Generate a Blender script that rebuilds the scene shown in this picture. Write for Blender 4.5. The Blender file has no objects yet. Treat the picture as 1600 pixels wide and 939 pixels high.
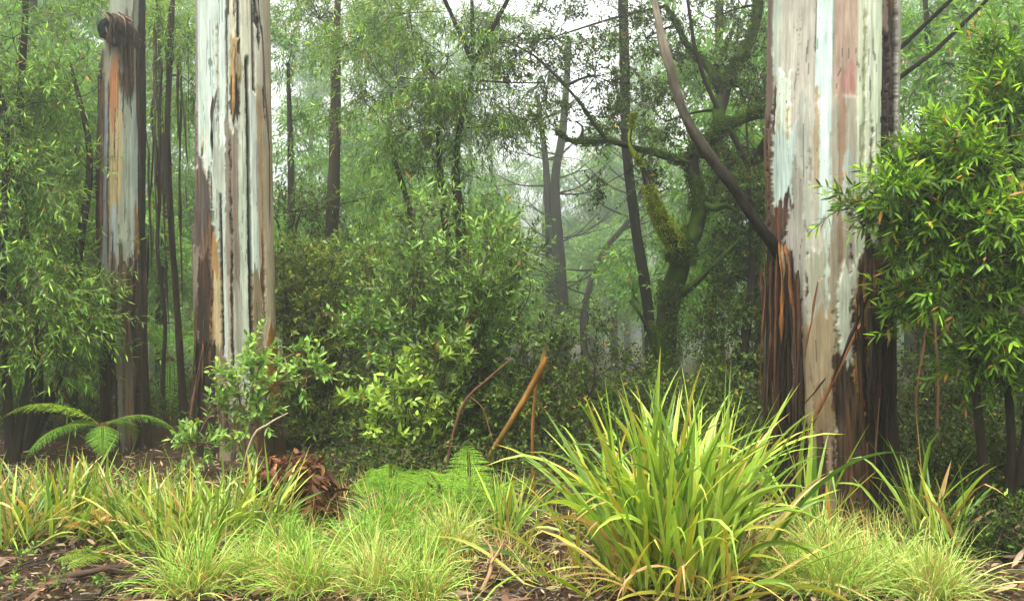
import bpy, math
import numpy as np
from mathutils import Vector

# ---------------------------------------------------------------- camera, light, exposure
scene = bpy.context.scene
COL = scene.collection
FPX = 1537.0                       # focal length in photograph pixels (1600 wide)
CAMZ = 1.5
cam_d = bpy.data.cameras.new("camera")
cam_d.sensor_width = 36.0
cam_d.lens = 36.0 * FPX / 1600.0
cam_d.clip_end = 1000.0
cam = bpy.data.objects.new("camera", cam_d)
cam.location = (0, 0, CAMZ)
cam.rotation_euler = (math.radians(90), 0, 0)
COL.objects.link(cam)
scene.camera = cam

world = bpy.data.worlds.new("World")
scene.world = world
world.use_nodes = True
wn = world.node_tree
wn.nodes.clear()
w_out = wn.nodes.new("ShaderNodeOutputWorld")
w_bg = wn.nodes.new("ShaderNodeBackground")
w_sky = wn.nodes.new("ShaderNodeTexSky")
w_sky.sky_type = 'NISHITA'
w_sky.sun_disc = False
w_sky.sun_elevation = math.radians(70)
w_sky.sun_rotation = math.radians(208)
w_sky.air_density = 1.0
w_sky.dust_density = 6.0
w_hsv = wn.nodes.new("ShaderNodeHueSaturation")
w_hsv.inputs['Value'].default_value = 1.35
w_hsv.inputs['Saturation'].default_value = 0.03      # cloud cover: the blue is gone
w_bg.inputs['Strength'].default_value = 0.15
wn.links.new(w_sky.outputs[0], w_hsv.inputs['Color'])
wn.links.new(w_hsv.outputs[0], w_bg.inputs['Color'])
wn.links.new(w_bg.outputs[0], w_out.inputs['Surface'])

sun_d = bpy.data.lights.new("sun", 'SUN')
sun_d.energy = 0.85
sun_d.angle = math.radians(22)
sun_d.color = (1.0, 0.97, 0.9)
sun = bpy.data.objects.new("sun", sun_d)
_d = Vector((0.16, 0.30, -0.95)).normalized()
sun.rotation_euler = _d.to_track_quat('-Z', 'Y').to_euler()
sun.location = (0, -10, 30)
COL.objects.link(sun)

vs = scene.view_settings
vs.view_transform = 'Standard'
vs.look = 'None'
vs.gamma = 1.0
vs.exposure = 1.7
vs.use_curve_mapping = False
cy = scene.cycles
cy.max_bounces = 5
cy.diffuse_bounces = 3
cy.glossy_bounces = 2
cy.transmission_bounces = 3
cy.volume_bounces = 1
cy.use_denoising = True
cy.sample_clamp_indirect = 6.0
cy.caustics_reflective = False
cy.caustics_refractive = False

HAZE_DENSITY = 0.0068

# ---------------------------------------------------------------- small maths
def rng(seed):
    return np.random.default_rng(seed)

def nrm(a):
    return a / np.maximum(np.linalg.norm(a, axis=-1, keepdims=True), 1e-9)

def srgb(r, g, b):
    c = np.array([r, g, b], float) / 255.0
    return np.where(c <= 0.04045, c / 12.92, ((c + 0.055) / 1.055) ** 2.4)

def hash2(ix, iy, seed):
    h = (ix.astype(np.int64) * 374761393 + iy.astype(np.int64) * 668265263 + seed * 982451653) & 0x7fffffff
    h = ((h ^ (h >> 13)) * 1274126177) & 0x7fffffff
    h = h ^ (h >> 16)
    return (h & 0xffff) / 65535.0

def vnoise(x, y, seed=0):
    x = np.asarray(x, float); y = np.asarray(y, float)
    x, y = np.broadcast_arrays(x, y)
    ix = np.floor(x); iy = np.floor(y)
    fx = x - ix; fy = y - iy
    fx = fx * fx * (3 - 2 * fx); fy = fy * fy * (3 - 2 * fy)
    a = hash2(ix, iy, seed); b = hash2(ix + 1, iy, seed)
    c = hash2(ix, iy + 1, seed); d = hash2(ix + 1, iy + 1, seed)
    return (a * (1 - fx) + b * fx) * (1 - fy) + (c * (1 - fx) + d * fx) * fy

def fbm(x, y, seed=0, o=4):
    s = 0; a = 1.0; t = 0
    for i in range(o):
        s = s + a * vnoise(np.asarray(x) * 2 ** i, np.asarray(y) * 2 ** i, seed + i * 17)
        t += a; a *= 0.5
    return s / t

def ground_z(x, y):
    x = np.asarray(x, float); y = np.asarray(y, float)
    z = 0.10 * (fbm(x * 0.7 + 40, y * 0.7 + 40, 5, 3) - 0.5)
    z = z + 0.03 * (vnoise(x * 4 + 90, y * 4 + 90, 8) - 0.5)
    far = np.clip(y - 14, 0, 40)
    return z - far * 0.05

def at(px, py, Y):
    return np.array([(px - 800.0) / FPX * Y, Y, CAMZ - (py - 469.5) / FPX * Y])

def smooth(pts, n=6):
    """Catmull-Rom through points (N,k)."""
    P = np.asarray(pts, float)
    if len(P) < 3:
        t = np.linspace(0, 1, n + 1)[:, None]
        return P[0] * (1 - t) + P[-1] * t
    E = np.vstack([2 * P[0] - P[1], P, 2 * P[-1] - P[-2]])
    out = []
    for i in range(len(P) - 1):
        p0, p1, p2, p3 = E[i:i + 4]
        for t in np.linspace(0, 1, n, endpoint=False):
            out.append(0.5 * (2 * p1 + (p2 - p0) * t + (2 * p0 - 5 * p1 + 4 * p2 - p3) * t * t + (3 * p1 - p0 - 3 * p2 + p3) * t ** 3))
    out.append(P[-1])
    return np.array(out)

# ---------------------------------------------------------------- mesh collector
class Geo:
    def __init__(self):
        self.v = []; self.c = []; self.f = []; self.n = 0

    def add(self, v, faces, col, mat=0):
        v = np.asarray(v, float).reshape(-1, 3)
        col = np.asarray(col, float)
        if col.ndim == 1:
            col = np.broadcast_to(col[:3], (len(v), 3))
        for F in (faces if isinstance(faces, (list, tuple)) else [faces]):
            self.f.append((np.asarray(F, np.int64) + self.n, mat))
        self.v.append(v); self.c.append(col[:, :3]); self.n += len(v)

    def build(self, name, mats, parent=None, smooth_f=False):
        v = np.vstack(self.v); c = np.vstack(self.c)
        if parent is not None:
            v = v - np.array(parent.location)
        me = bpy.data.meshes.new(name)
        me.vertices.add(len(v))
        me.vertices.foreach_set("co", v.astype(np.float32).ravel())
        loops = np.concatenate([f.ravel() for f, m in self.f])
        tot = np.concatenate([np.full(len(f), f.shape[1]) for f, m in self.f])
        mi = np.concatenate([np.full(len(f), m) for f, m in self.f])
        start = np.concatenate([[0], np.cumsum(tot)[:-1]])
        me.loops.add(len(loops))
        me.loops.foreach_set("vertex_index", loops.astype(np.int32))
        me.polygons.add(len(tot))
        me.polygons.foreach_set("loop_start", start.astype(np.int32))
        me.polygons.foreach_set("loop_total", tot.astype(np.int32))
        me.polygons.foreach_set("material_index", mi.astype(np.int32))
        me.polygons.foreach_set("use_smooth", np.full(len(tot), smooth_f))
        at_ = me.color_attributes.new("Col", 'FLOAT_COLOR', 'POINT')
        at_.data.foreach_set("color", np.hstack([np.clip(c, 0, 1), np.ones((len(c), 1))]).astype(np.float32).ravel())
        for m in (mats if isinstance(mats, (list, tuple)) else [mats]):
            me.materials.append(m)
        me.update(calc_edges=True)
        me.validate()
        o = bpy.data.objects.new(name, me)
        COL.objects.link(o)
        if parent is not None:
            o.parent = parent
        return o

def tag(o, label=None, cat=None, group=None, kind=None):
    if label: o['label'] = label
    if cat: o['category'] = cat
    if group: o['group'] = group
    if kind: o['kind'] = kind
    return o

def thing(name, loc, label, cat, group=None):
    o = bpy.data.objects.new(name, None)
    o.location = tuple(float(a) for a in loc)
    COL.objects.link(o)
    return tag(o, label, cat, group)

def copy_tree(root, loc, rz=0.0, scale=1.0, label=None):
    r = root.copy(); COL.objects.link(r)
    r.location = tuple(float(a) for a in loc); r.rotation_euler = (0, 0, rz); r.scale = (scale,) * 3
    if label: r['label'] = label
    for ch in list(root.children):
        c = ch.copy(); COL.objects.link(c); c.parent = r
    return r

# ---------------------------------------------------------------- materials
def new_mat(name):
    m = bpy.data.materials.new(name); m.use_nodes = True
    nt = m.node_tree; nt.nodes.clear()
    return m, nt, nt.nodes.new("ShaderNodeOutputMaterial")

def N(nt, t, **kw):
    n = nt.nodes.new(t)
    for k, v in kw.items():
        if k in n.inputs: n.inputs[k].default_value = v
        else: setattr(n, k, v)
    return n

def leaf_material(name, trans=0.35, rough=0.42, spec=0.5, tint=(1.25, 1.15, 0.55)):
    m, nt, out = new_mat(name); L = nt.links.new
    a = N(nt, "ShaderNodeAttribute", attribute_name="Col")
    tc = N(nt, "ShaderNodeTexCoord")
    nz = N(nt, "ShaderNodeTexNoise", Scale=9.0, Detail=3.0)
    L(tc.outputs['Object'], nz.inputs['Vector'])
    mr = N(nt, "ShaderNodeMapRange"); mr.inputs['To Min'].default_value = 0.72; mr.inputs['To Max'].default_value = 1.28
    L(nz.outputs['Fac'], mr.inputs['Value'])
    vm = N(nt, "ShaderNodeVectorMath", operation='SCALE')
    L(a.outputs['Color'], vm.inputs[0]); L(mr.outputs[0], vm.inputs['Scale'])
    p = N(nt, "ShaderNodeBsdfPrincipled", Roughness=rough)
    p.inputs['Specular IOR Level'].default_value = spec
    L(vm.outputs[0], p.inputs['Base Color'])
    t = N(nt, "ShaderNodeBsdfTranslucent")
    vt = N(nt, "ShaderNodeVectorMath", operation='MULTIPLY'); vt.inputs[1].default_value = tint
    L(vm.outputs[0], vt.inputs[0]); L(vt.outputs[0], t.inputs['Color'])
    mx = N(nt, "ShaderNodeMixShader"); mx.inputs[0].default_value = trans
    L(p.outputs[0], mx.inputs[1]); L(t.outputs[0], mx.inputs[2]); L(mx.outputs[0], out.inputs['Surface'])
    return m

def bark_material(name, stretch=(14, 14, 0.9), contrast=0.35, bump=0.35, rough=0.8, speck=False, spec=0.25):
    m, nt, out = new_mat(name); L = nt.links.new
    a = N(nt, "ShaderNodeAttribute", attribute_name="Col")
    tc = N(nt, "ShaderNodeTexCoord")
    mp = N(nt, "ShaderNodeMapping"); mp.inputs['Scale'].default_value = stretch
    L(tc.outputs['Object'], mp.inputs['Vector'])
    n1 = N(nt, "ShaderNodeTexNoise", Scale=2.2, Detail=8.0, Roughness=0.65)
    L(mp.outputs[0], n1.inputs['Vector'])
    mp2 = N(nt, "ShaderNodeMapping"); mp2.inputs['Scale'].default_value = (3.0, 3.0, 1.3)
    L(tc.outputs['Object'], mp2.inputs['Vector'])
    n2 = N(nt, "ShaderNodeTexNoise", Scale=3.0, Detail=5.0, Roughness=0.6)
    L(mp2.outputs[0], n2.inputs['Vector'])
    mr = N(nt, "ShaderNodeMapRange"); mr.inputs['From Min'].default_value = 0.25; mr.inputs['From Max'].default_value = 0.75
    mr.inputs['To Min'].default_value = 1 - contrast; mr.inputs['To Max'].default_value = 1 + contrast * 0.6
    L(n1.outputs['Fac'], mr.inputs['Value'])
    mr2 = N(nt, "ShaderNodeMapRange"); mr2.inputs['From Min'].default_value = 0.3; mr2.inputs['From Max'].default_value = 0.7
    mr2.inputs['To Min'].default_value = 0.85; mr2.inputs['To Max'].default_value = 1.12
    L(n2.outputs['Fac'], mr2.inputs['Value'])
    mu = N(nt, "ShaderNodeMath", operation='MULTIPLY'); L(mr.outputs[0], mu.inputs[0]); L(mr2.outputs[0], mu.inputs[1])
    vm = N(nt, "ShaderNodeVectorMath", operation='SCALE'); L(a.outputs['Color'], vm.inputs[0]); L(mu.outputs[0], vm.inputs['Scale'])
    colour = vm.outputs[0]
    if speck:
        vo = N(nt, "ShaderNodeTexVoronoi", Scale=26.0)
        mp3 = N(nt, "ShaderNodeMapping"); mp3.inputs['Scale'].default_value = (1, 1, 0.7)
        L(tc.outputs['Object'], mp3.inputs['Vector']); L(mp3.outputs[0], vo.inputs['Vector'])
        n3 = N(nt, "ShaderNodeTexNoise", Scale=4.0, Detail=2.0); L(tc.outputs['Object'], n3.inputs['Vector'])
        th = N(nt, "ShaderNodeMapRange"); th.inputs['From Min'].default_value = 0.5; th.inputs['From Max'].default_value = 0.75
        th.inputs['To Min'].default_value = 0.0; th.inputs['To Max'].default_value = 0.22
        L(n3.outputs['Fac'], th.inputs['Value'])
        lt = N(nt, "ShaderNodeMath", operation='LESS_THAN'); L(vo.outputs['Distance'], lt.inputs[0]); L(th.outputs[0], lt.inputs[1])
        mxc = N(nt, "ShaderNodeMixRGB"); mxc.inputs['Color2'].default_value = (0.09, 0.075, 0.06, 1)
        sc = N(nt, "ShaderNodeMath", operation='MULTIPLY'); sc.inputs[1].default_value = 0.75
        L(lt.outputs[0], sc.inputs[0]); L(sc.outputs[0], mxc.inputs['Fac']); L(colour, mxc.inputs['Color1'])
        colour = mxc.outputs[0]
    bp = N(nt, "ShaderNodeBump", Strength=bump, Distance=0.02); L(n1.outputs['Fac'], bp.inputs['Height'])
    p = N(nt, "ShaderNodeBsdfPrincipled", Roughness=rough); p.inputs['Specular IOR Level'].default_value = spec
    L(colour, p.inputs['Base Color']); L(bp.outputs[0], p.inputs['Normal']); L(p.outputs[0], out.inputs['Surface'])
    return m

M_leaf = leaf_material("leaf_glossy", 0.42, 0.45, 0.28)
M_leafdim = leaf_material("leaf_shade_dimmed", 0.28, 0.6, 0.16)  # duller copy of the glossy leaf, stands in for shade on it
M_leafsoft = leaf_material("leaf_soft", 0.4, 0.5, 0.35)
M_blade = leaf_material("strap_leaf", 0.30, 0.4, 0.45, (1.2, 1.18, 0.5))
M_grass = leaf_material("fine_grass", 0.3, 0.6, 0.12)
M_fern = leaf_material("fern_leaf", 0.35, 0.65, 0.08, (1.35, 1.1, 0.4))
M_dead = leaf_material("dead_leaf", 0.15, 0.7, 0.25, (1.1, 0.9, 0.6))
M_moss = leaf_material("moss", 0.2, 0.9, 0.1)
M_gum = bark_material("gum_bark", (30, 30, 0.9), 0.34, 0.55, 0.7, True, 0.2)
M_strip = bark_material("bark_ribbon", (22, 22, 1.2), 0.4, 0.4, 0.8, spec=.1)
M_bark = bark_material("rough_bark", (10, 10, 1.6), 0.55, 1.0, 0.9, spec=.05)
M_twig = bark_material("twig_bark", (10, 10, 3.0), 0.3, 0.2, 0.85)

# ---------------------------------------------------------------- primitive shapes
def tube(g, pts, rad, col, sides=8, n=5, wob=0.0, seed=0, mat=0, col2=None, cap=True, cpow=1.0, moss=None):
    P = smooth(pts, n); m = len(P)
    r = np.interp(np.linspace(0, 1, m), np.linspace(0, 1, len(rad)), rad)
    T = nrm(np.gradient(P, axis=0))
    ref = np.array([0.0, 1.0, 0.0]) if abs(T[:, 1]).mean() < 0.8 else np.array([1.0, 0, 0])
    A = nrm(np.cross(T, ref)); B = np.cross(T, A)
    th = np.linspace(0, 2 * math.pi, sides, endpoint=False)
    rr = r[:, None] * np.ones(sides)
    arc = np.concatenate([[0], np.cumsum(np.linalg.norm(np.diff(P, axis=0), axis=1))])
    if wob:
        rr = rr * (1 + wob * (2 * vnoise(np.cos(th)[None] * 1.7 + 10 + seed, arc[:, None] / max(r.max(), 1e-3) * 0.5 + np.sin(th)[None] * 1.7 + 10, seed) - 1))
    V = P[:, None] + rr[..., None] * (np.cos(th)[None, :, None] * A[:, None] + np.sin(th)[None, :, None] * B[:, None])
    i = np.arange(m - 1)[:, None] * sides; j = np.arange(sides)[None]; k = (j + 1) % sides
    F = np.stack([i + j, i + k, i + k + sides, i + j + sides], -1).reshape(-1, 4)
    c = np.asarray(col, float)
    if col2 is not None:
        t = np.linspace(0, 1, m)[:, None] ** cpow
        c = c * (1 - t) + np.asarray(col2) * t
        c = np.repeat(c, sides, 0)
    else:
        c = np.tile(c, (m * sides, 1))
    nz = vnoise(np.tile(np.cos(th) * 2 + 5, m), np.repeat(arc * 3 + seed, sides), seed + 3)
    c = c * (0.7 + 0.6 * nz)[:, None]
    V = V.reshape(-1, 3)
    if moss is not None:
        nr = nrm(V - np.repeat(P, sides, 0)); f = fbm(V[:, 0] * 5 + 30, V[:, 2] * 4 + 9, 21, 4) + .22 * (nr @ np.array([-.5, -.3, .5]))
        f = np.clip((f - moss[1]) / .08, 0, 1)[:, None]; c = c * (1 - f) + moss[0] * f * (.6 + .8 * nz)[:, None]; V = V + nr * f * .012 * nz[:, None]
    fs = [F]
    if cap:
        V = np.vstack([V, P[-1] + T[-1] * r[-1] * 0.6]); c = np.vstack([c, c[-1]])
        b = (m - 1) * sides
        fs.append(np.stack([b + np.arange(sides), b + (np.arange(sides) + 1) % sides, np.full(sides, m * sides)], -1))
    g.add(V, fs, c, mat)
    return P

LEAF_LO = (np.array([[0, 0, 0], [.42, .5, .10], [1, 0, -.10], [.42, -.5, .10], [.45, 0, 0]], float),
           [np.array([[0, 4, 2, 1], [0, 3, 2, 4]])])
LEAF_HI = (np.array([[0, 0, 0],
                     [.22, .40, .12], [.22, 0, .02], [.22, -.40, .12],
                     [.55, .46, .05], [.55, 0, -.06], [.55, -.46, .05],
                     [.82, .22, -.12], [.82, 0, -.18], [.82, -.22, -.12],
                     [1, 0, -.30]], float),
           [np.array([[0, 2, 1], [0, 3, 2], [10, 7, 8], [10, 8, 9]]),
            np.array([[1, 2, 5, 4], [2, 3, 6, 5], [4, 5, 8, 7], [5, 6, 9, 8]])])

def place(g, tmpl, P, X, Z, S, W, col, mat=0):
    tv, tf = tmpl; n = len(P); k = len(tv)
    X = nrm(X); Yv = nrm(np.cross(Z, X)); Z = np.cross(X, Yv)
    V = (P[:, None] + (tv[None, :, 0:1] * S[:, None, None]) * X[:, None]
         + (tv[None, :, 1:2] * W[:, None, None]) * Yv[:, None] + (tv[None, :, 2:3] * W[:, None, None]) * Z[:, None])
    off = (np.arange(n) * k)[:, None, None]
    F = [(f[None] + off).reshape(-1, f.shape[1]) for f in tf]
    g.add(V.reshape(-1, 3), F, np.repeat(col, k, 0), mat)

UP = np.array([0, 0, 1.0])

class Kind:
    def __init__(s, L=.09, W=.02, k=12, tw=.35, droop=0.0, up=0.3, col=(70, 110, 30), col2=(140, 165, 60), var=.25, f2=.3,
                 hi=False, spread=1.0, whorl=False, dead=0.01):
        s.__dict__.update(locals())

K_lance = Kind(L=.10, W=.017, k=14, tw=.38, droop=.55, up=.0, var=.42, col=(58, 102, 26), col2=(142, 172, 64), f2=.3)
K_fog = Kind(L=.12, W=.024, k=12, tw=.45, droop=.4, up=.0, col=(74, 122, 40), col2=(124, 158, 62), f2=.3)
K_small = Kind(L=.055, W=.024, k=14, tw=.26, droop=.1, up=.2, var=.48, col=(34, 54, 14), col2=(92, 114, 34), f2=.25)  # leaf colour darkened to stand for understorey shade
K_bush = Kind(L=.085, W=.030, k=12, tw=.26, droop=.1, up=.45, col=(60, 94, 30), col2=(148, 178, 92), f2=.38, var=.45)
K_bright = Kind(L=.088, W=.019, k=16, tw=.22, droop=.2, up=.3, col=(42, 78, 12), col2=(130, 168, 38), f2=.27, var=.5, hi=True, dead=.025)
K_sap = Kind(L=.075, W=.030, k=14, tw=.22, droop=.1, up=.35, col=(84, 124, 42), col2=(146, 176, 84), f2=.4, hi=True)
K_low = Kind(L=.045, W=.020, k=12, tw=.18, droop=.1, up=.3, var=.48, col=(26, 44, 11), col2=(78, 100, 28), f2=.2)  # shade near the ground is put into this darker leaf colour

def foliage(g, C, R, n, K, seed, sub=7, subr=.33, wood=None, wcol=None, twmat=1):
    """n twigs of leaves gathered round sub-centres in an ellipsoid; limbs reach each sub-centre."""
    r = rng(seed)
    C = np.asarray(C, float); R = np.asarray(R, float)
    d = nrm(r.normal(size=(sub, 3))); sc = C + R * d * (.25 + .95 * r.random((sub, 1)) ** .7)
    if wood is not None:
        for q in sc:
            mid = (C + q) / 2 + r.normal(size=3) * R * .08
            tube(wood, [C, mid, q], [max(.004, R.max() * .010), .003], wcol, 4, 3, seed=seed)
    idx = r.integers(0, sub, n)
    dd = nrm(r.normal(size=(n, 3)))
    p0 = sc[idx] + R * subr * dd * (r.random((n, 1)) ** .5)
    out = nrm(p0 - C + 1e-4)
    D = nrm(out * .55 + r.normal(size=(n, 3)) * .55 + UP * (K.up - K.droop * .4))
    sprays(g, p0, D, out, K, r, twmat)

def sprays(g, p0, D, out, K, r, twmat=1):
    n = len(p0)
    tl = K.tw * (.6 + .7 * r.random(n)) * np.where(r.random(n) < .08, 1.6, 1)
    k = K.k
    t = np.linspace(.12, 1, k)[None] + r.normal(size=(n, k)) * .02
    sag = (-.25 * K.droop - .05)
    P = p0[:, None] + D[:, None] * (t * tl[:, None])[..., None] + UP * (sag * tl[:, None] * t * t)[..., None]
    side = nrm(np.cross(D, UP) + 1e-4); nup = np.cross(side, D)
    ph = r.random((n, 1)) * 6.28 + np.arange(k)[None] * 2.4
    rad = side[:, None] * np.cos(ph)[..., None] + nup[:, None] * np.sin(ph)[..., None]
    X = D[:, None] * (.55 + .5 * t)[..., None] + rad * .85 * K.spread - UP * K.droop * .9 + r.normal(size=(n, k, 3)) * .18
    Z = UP + r.normal(size=(n, k, 3)) * .45 + out[:, None] * .25
    P = P.reshape(-1, 3); X = nrm(X.reshape(-1, 3)); Z = Z.reshape(-1, 3); M = len(P)
    S = K.L * (.65 + .6 * r.random(M)); W = K.W * (.75 + .5 * r.random(M))
    c1 = srgb(*K.col); c2 = srgb(*K.col2)
    tipn = (t.reshape(-1) > .8) * .35
    mixf = np.clip(K.f2 * r.random(M) * 2 * np.repeat(.5 + r.random(n), k) + tipn * (r.random(M) < .7), 0, 1)[:, None]
    col = (c1 * (1 - mixf) + c2 * mixf) * np.exp(r.normal(size=(M, 1)) * K.var)
    dead = r.random(M) < K.dead
    col[dead] = srgb(170, 120, 50) * (.6 + .6 * r.random((dead.sum(), 1)))
    place(g, LEAF_HI if K.hi else LEAF_LO, P, X, Z, S, W, col)
    # twigs
    Q = np.stack([p0, p0 + D * tl[:, None] * .5 + UP * (sag * tl[:, None] * .25), p0 + D * tl[:, None] + UP * (sag * tl[:, None])], 1)
    a = side * .0022; b = nup * .0022
    ring = np.stack([a, -a * .5 + b * .87, -a * .5 - b * .87], 1)
    V = Q[:, :, None] + ring[:, None] * np.array([1.3, .9, .3])[None, :, None, None]
    base = (np.arange(n) * 9)[:, None, None]
    f = []
    for s_ in range(2):
        for j in range(3):
            f.append([s_ * 3 + j, s_ * 3 + (j + 1) % 3, s_ * 3 + 3 + (j + 1) % 3, s_ * 3 + 3 + j])
    F = (np.array(f)[None] + base).reshape(-1, 4)
    g.add(V.reshape(-1, 3), F, np.tile(srgb(96, 80, 58), (len(V) * 9, 1)), twmat)

def lanky(name, label, cat, px, Y, K, tops, seed, group=None, wcol=None, rp=.012, density=1.0, lo=.35):
    """many thin upright stems from one stool, leafy along their upper part. tops: (px, py, Y)"""
    b = gp(px, Y); t = thing(name, b, label, cat, group)
    w = Geo(); cr = Geo(); r = rng(seed)
    for q, (tx, ty, tY) in enumerate(tops):
        e = at(tx, ty, tY); s0 = b + np.array([r.normal() * .12 + (e[0] - b[0]) * .25, r.normal() * .1, 0])
        P = tube(w, [b, s0, s0 * .6 + e * .4 + r.normal(size=3) * .10, s0 * .25 + e * .75 + r.normal(size=3) * .10, e], [rp, rp * .8, rp * .5, .003], wcol, 6, 7, .15, seed + q)
        L = np.linalg.norm(e - s0); nt = int(L * 34 * density * (.25 + 1.35 * r.random()))
        tt = lo + (1 - lo) * r.random(nt) ** .75
        i = np.minimum((tt * (len(P) - 1)).astype(int), len(P) - 2); p0 = P[i] + (P[i + 1] - P[i]) * r.random((nt, 1))
        a = r.random(nt) * 6.283
        out = np.stack([np.cos(a), np.sin(a), np.zeros(nt)], 1)
        reach = (.05 + .28 * r.random(nt) * (1.25 - tt))[:, None]
        p1 = p0 + out * reach + UP * reach * .5
        for k in range(0, nt, 2): tube(w, [p0[k], p1[k]], [.004, .002], wcol, 3, 1, cap=False)
        import copy
        Kq = copy.copy(K); f_ = min(math.exp(r.normal() * .25), 1.15); Kq.col = tuple(c * min(f_, 1.25) for c in K.col); Kq.col2 = tuple(min(c * f_ ** .6, 235) for c in K.col2); Kq.L = K.L * (.7 + .6 * r.random()); Kq.W = K.W * (.75 + .5 * r.random()); Kq.f2 = K.f2 * (.3 + 1.2 * r.random())
        sprays(cr, p1, nrm(out * .8 + UP * (K.up + .2) + r.normal(size=(nt, 3)) * .35), out, Kq, r)
    w.build("stems", M_bark, t, True); cr.build("foliage", [M_leaf, M_twig], t)
    return t

DARKW = srgb(40, 34, 28)
GREYW = srgb(105, 96, 84)

def tree(name, label, cat, path, rad, blobs, K, seed, group=None, wcol=DARKW, leafm=None, sides=10, extra=None, wob=.12, own=True):
    """path: trunk points (3-D), rad: radii; blobs: (centre3, radii3, twigs). > trunk, crown"""
    path = [np.asarray(p, float) for p in path]
    t = thing(name, path[0], label, cat, group)
    w = Geo(); cr = Geo()
    P = tube(w, path, rad, wcol, sides, 8, wob, seed)
    r = rng(seed + 99)
    for C, R, n in blobs:
        C = np.asarray(C, float)
        h = np.linspace(0, 1, len(P))
        cost = np.linalg.norm(P - C, axis=1) + np.where(P[:, 2] > C[2] - .15 * np.linalg.norm(P - C, axis=1), 3.0, 0)
        i = int(np.argmin(cost)); s = P[i]
        rr = np.interp(h[i], np.linspace(0, 1, len(rad)), rad)
        L = np.linalg.norm(C - s)
        if L > .1:
            m1 = s + (C - s) * .35 + np.array([0, 0, L * .06]) + r.normal(size=3) * L * .05
            m2 = s + (C - s) * .7 + r.normal(size=3) * L * .05
            tube(w, [s, m1, m2, C], [min(rr * .6, .02 + L * .012), .008 + L * .003, .006], wcol, 6, 4, .1, seed)
        foliage(cr, C, R, n, K, int(r.integers(1e6)), sub=max(4, int(n / 16)), wood=w, wcol=wcol)
    if extra: extra(w, cr, t)
    w.build("trunk", M_bark, t, True)
    if blobs: cr.build("crown", [leafm or M_leaf, M_twig], t)
    return t

def pb(px, py, Y, rx, ry, n, rd=None):
    """blob from picture-like measures at a real distance"""
    k = Y / FPX
    return (at(px, py, Y), np.array([rx * k, (rd if rd else (rx + ry) / 2 * k), ry * k]), n)

def gp(px, Y, dz=-.05):
    x = (px - 800) / FPX * Y
    return np.array([x, Y, float(ground_z(x, Y)) + dz])

# ================================================================ SETTING: ground
def make_ground():
    n = 260
    xs = np.concatenate([np.linspace(-75, -8, 40, endpoint=False), np.linspace(-8, 8, 180), np.linspace(8, 75, 41)[1:]])
    ys = np.concatenate([np.linspace(-60, 3, 30, endpoint=False), np.linspace(3, 16, 150), np.linspace(16, 85, 50)[1:]])
    X, Y = np.meshgrid(xs, ys)
    Z = ground_z(X, Y)
    V = np.stack([X, Y, Z], -1).reshape(-1, 3)
    w = len(xs); i = np.arange(len(ys) - 1)[:, None] * w; j = np.arange(w - 1)[None]
    F = np.stack([i + j, i + j + 1, i + j + 1 + w, i + j + w], -1).reshape(-1, 4)
    g = Geo(); f = fbm(V[:, 0] * 2 + 50, V[:, 1] * 2 + 50, 3)
    c = srgb(50, 40, 28)[None] * (.6 + .9 * f)[:, None]
    g.add(V, F, c)
    m = bark_material("forest_soil", (9, 9, 9), .5, .9, .95, spec=.03)
    o = g.build("ground", m, None, True)
    tag(o, kind="structure")
make_ground()

# ================================================================ BIG GUMS
def n1(t, seed, f=1.0):
    return (vnoise(np.asarray(t) * f, np.full_like(np.asarray(t, float), 3.3), seed) - .5) * 2

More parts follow.
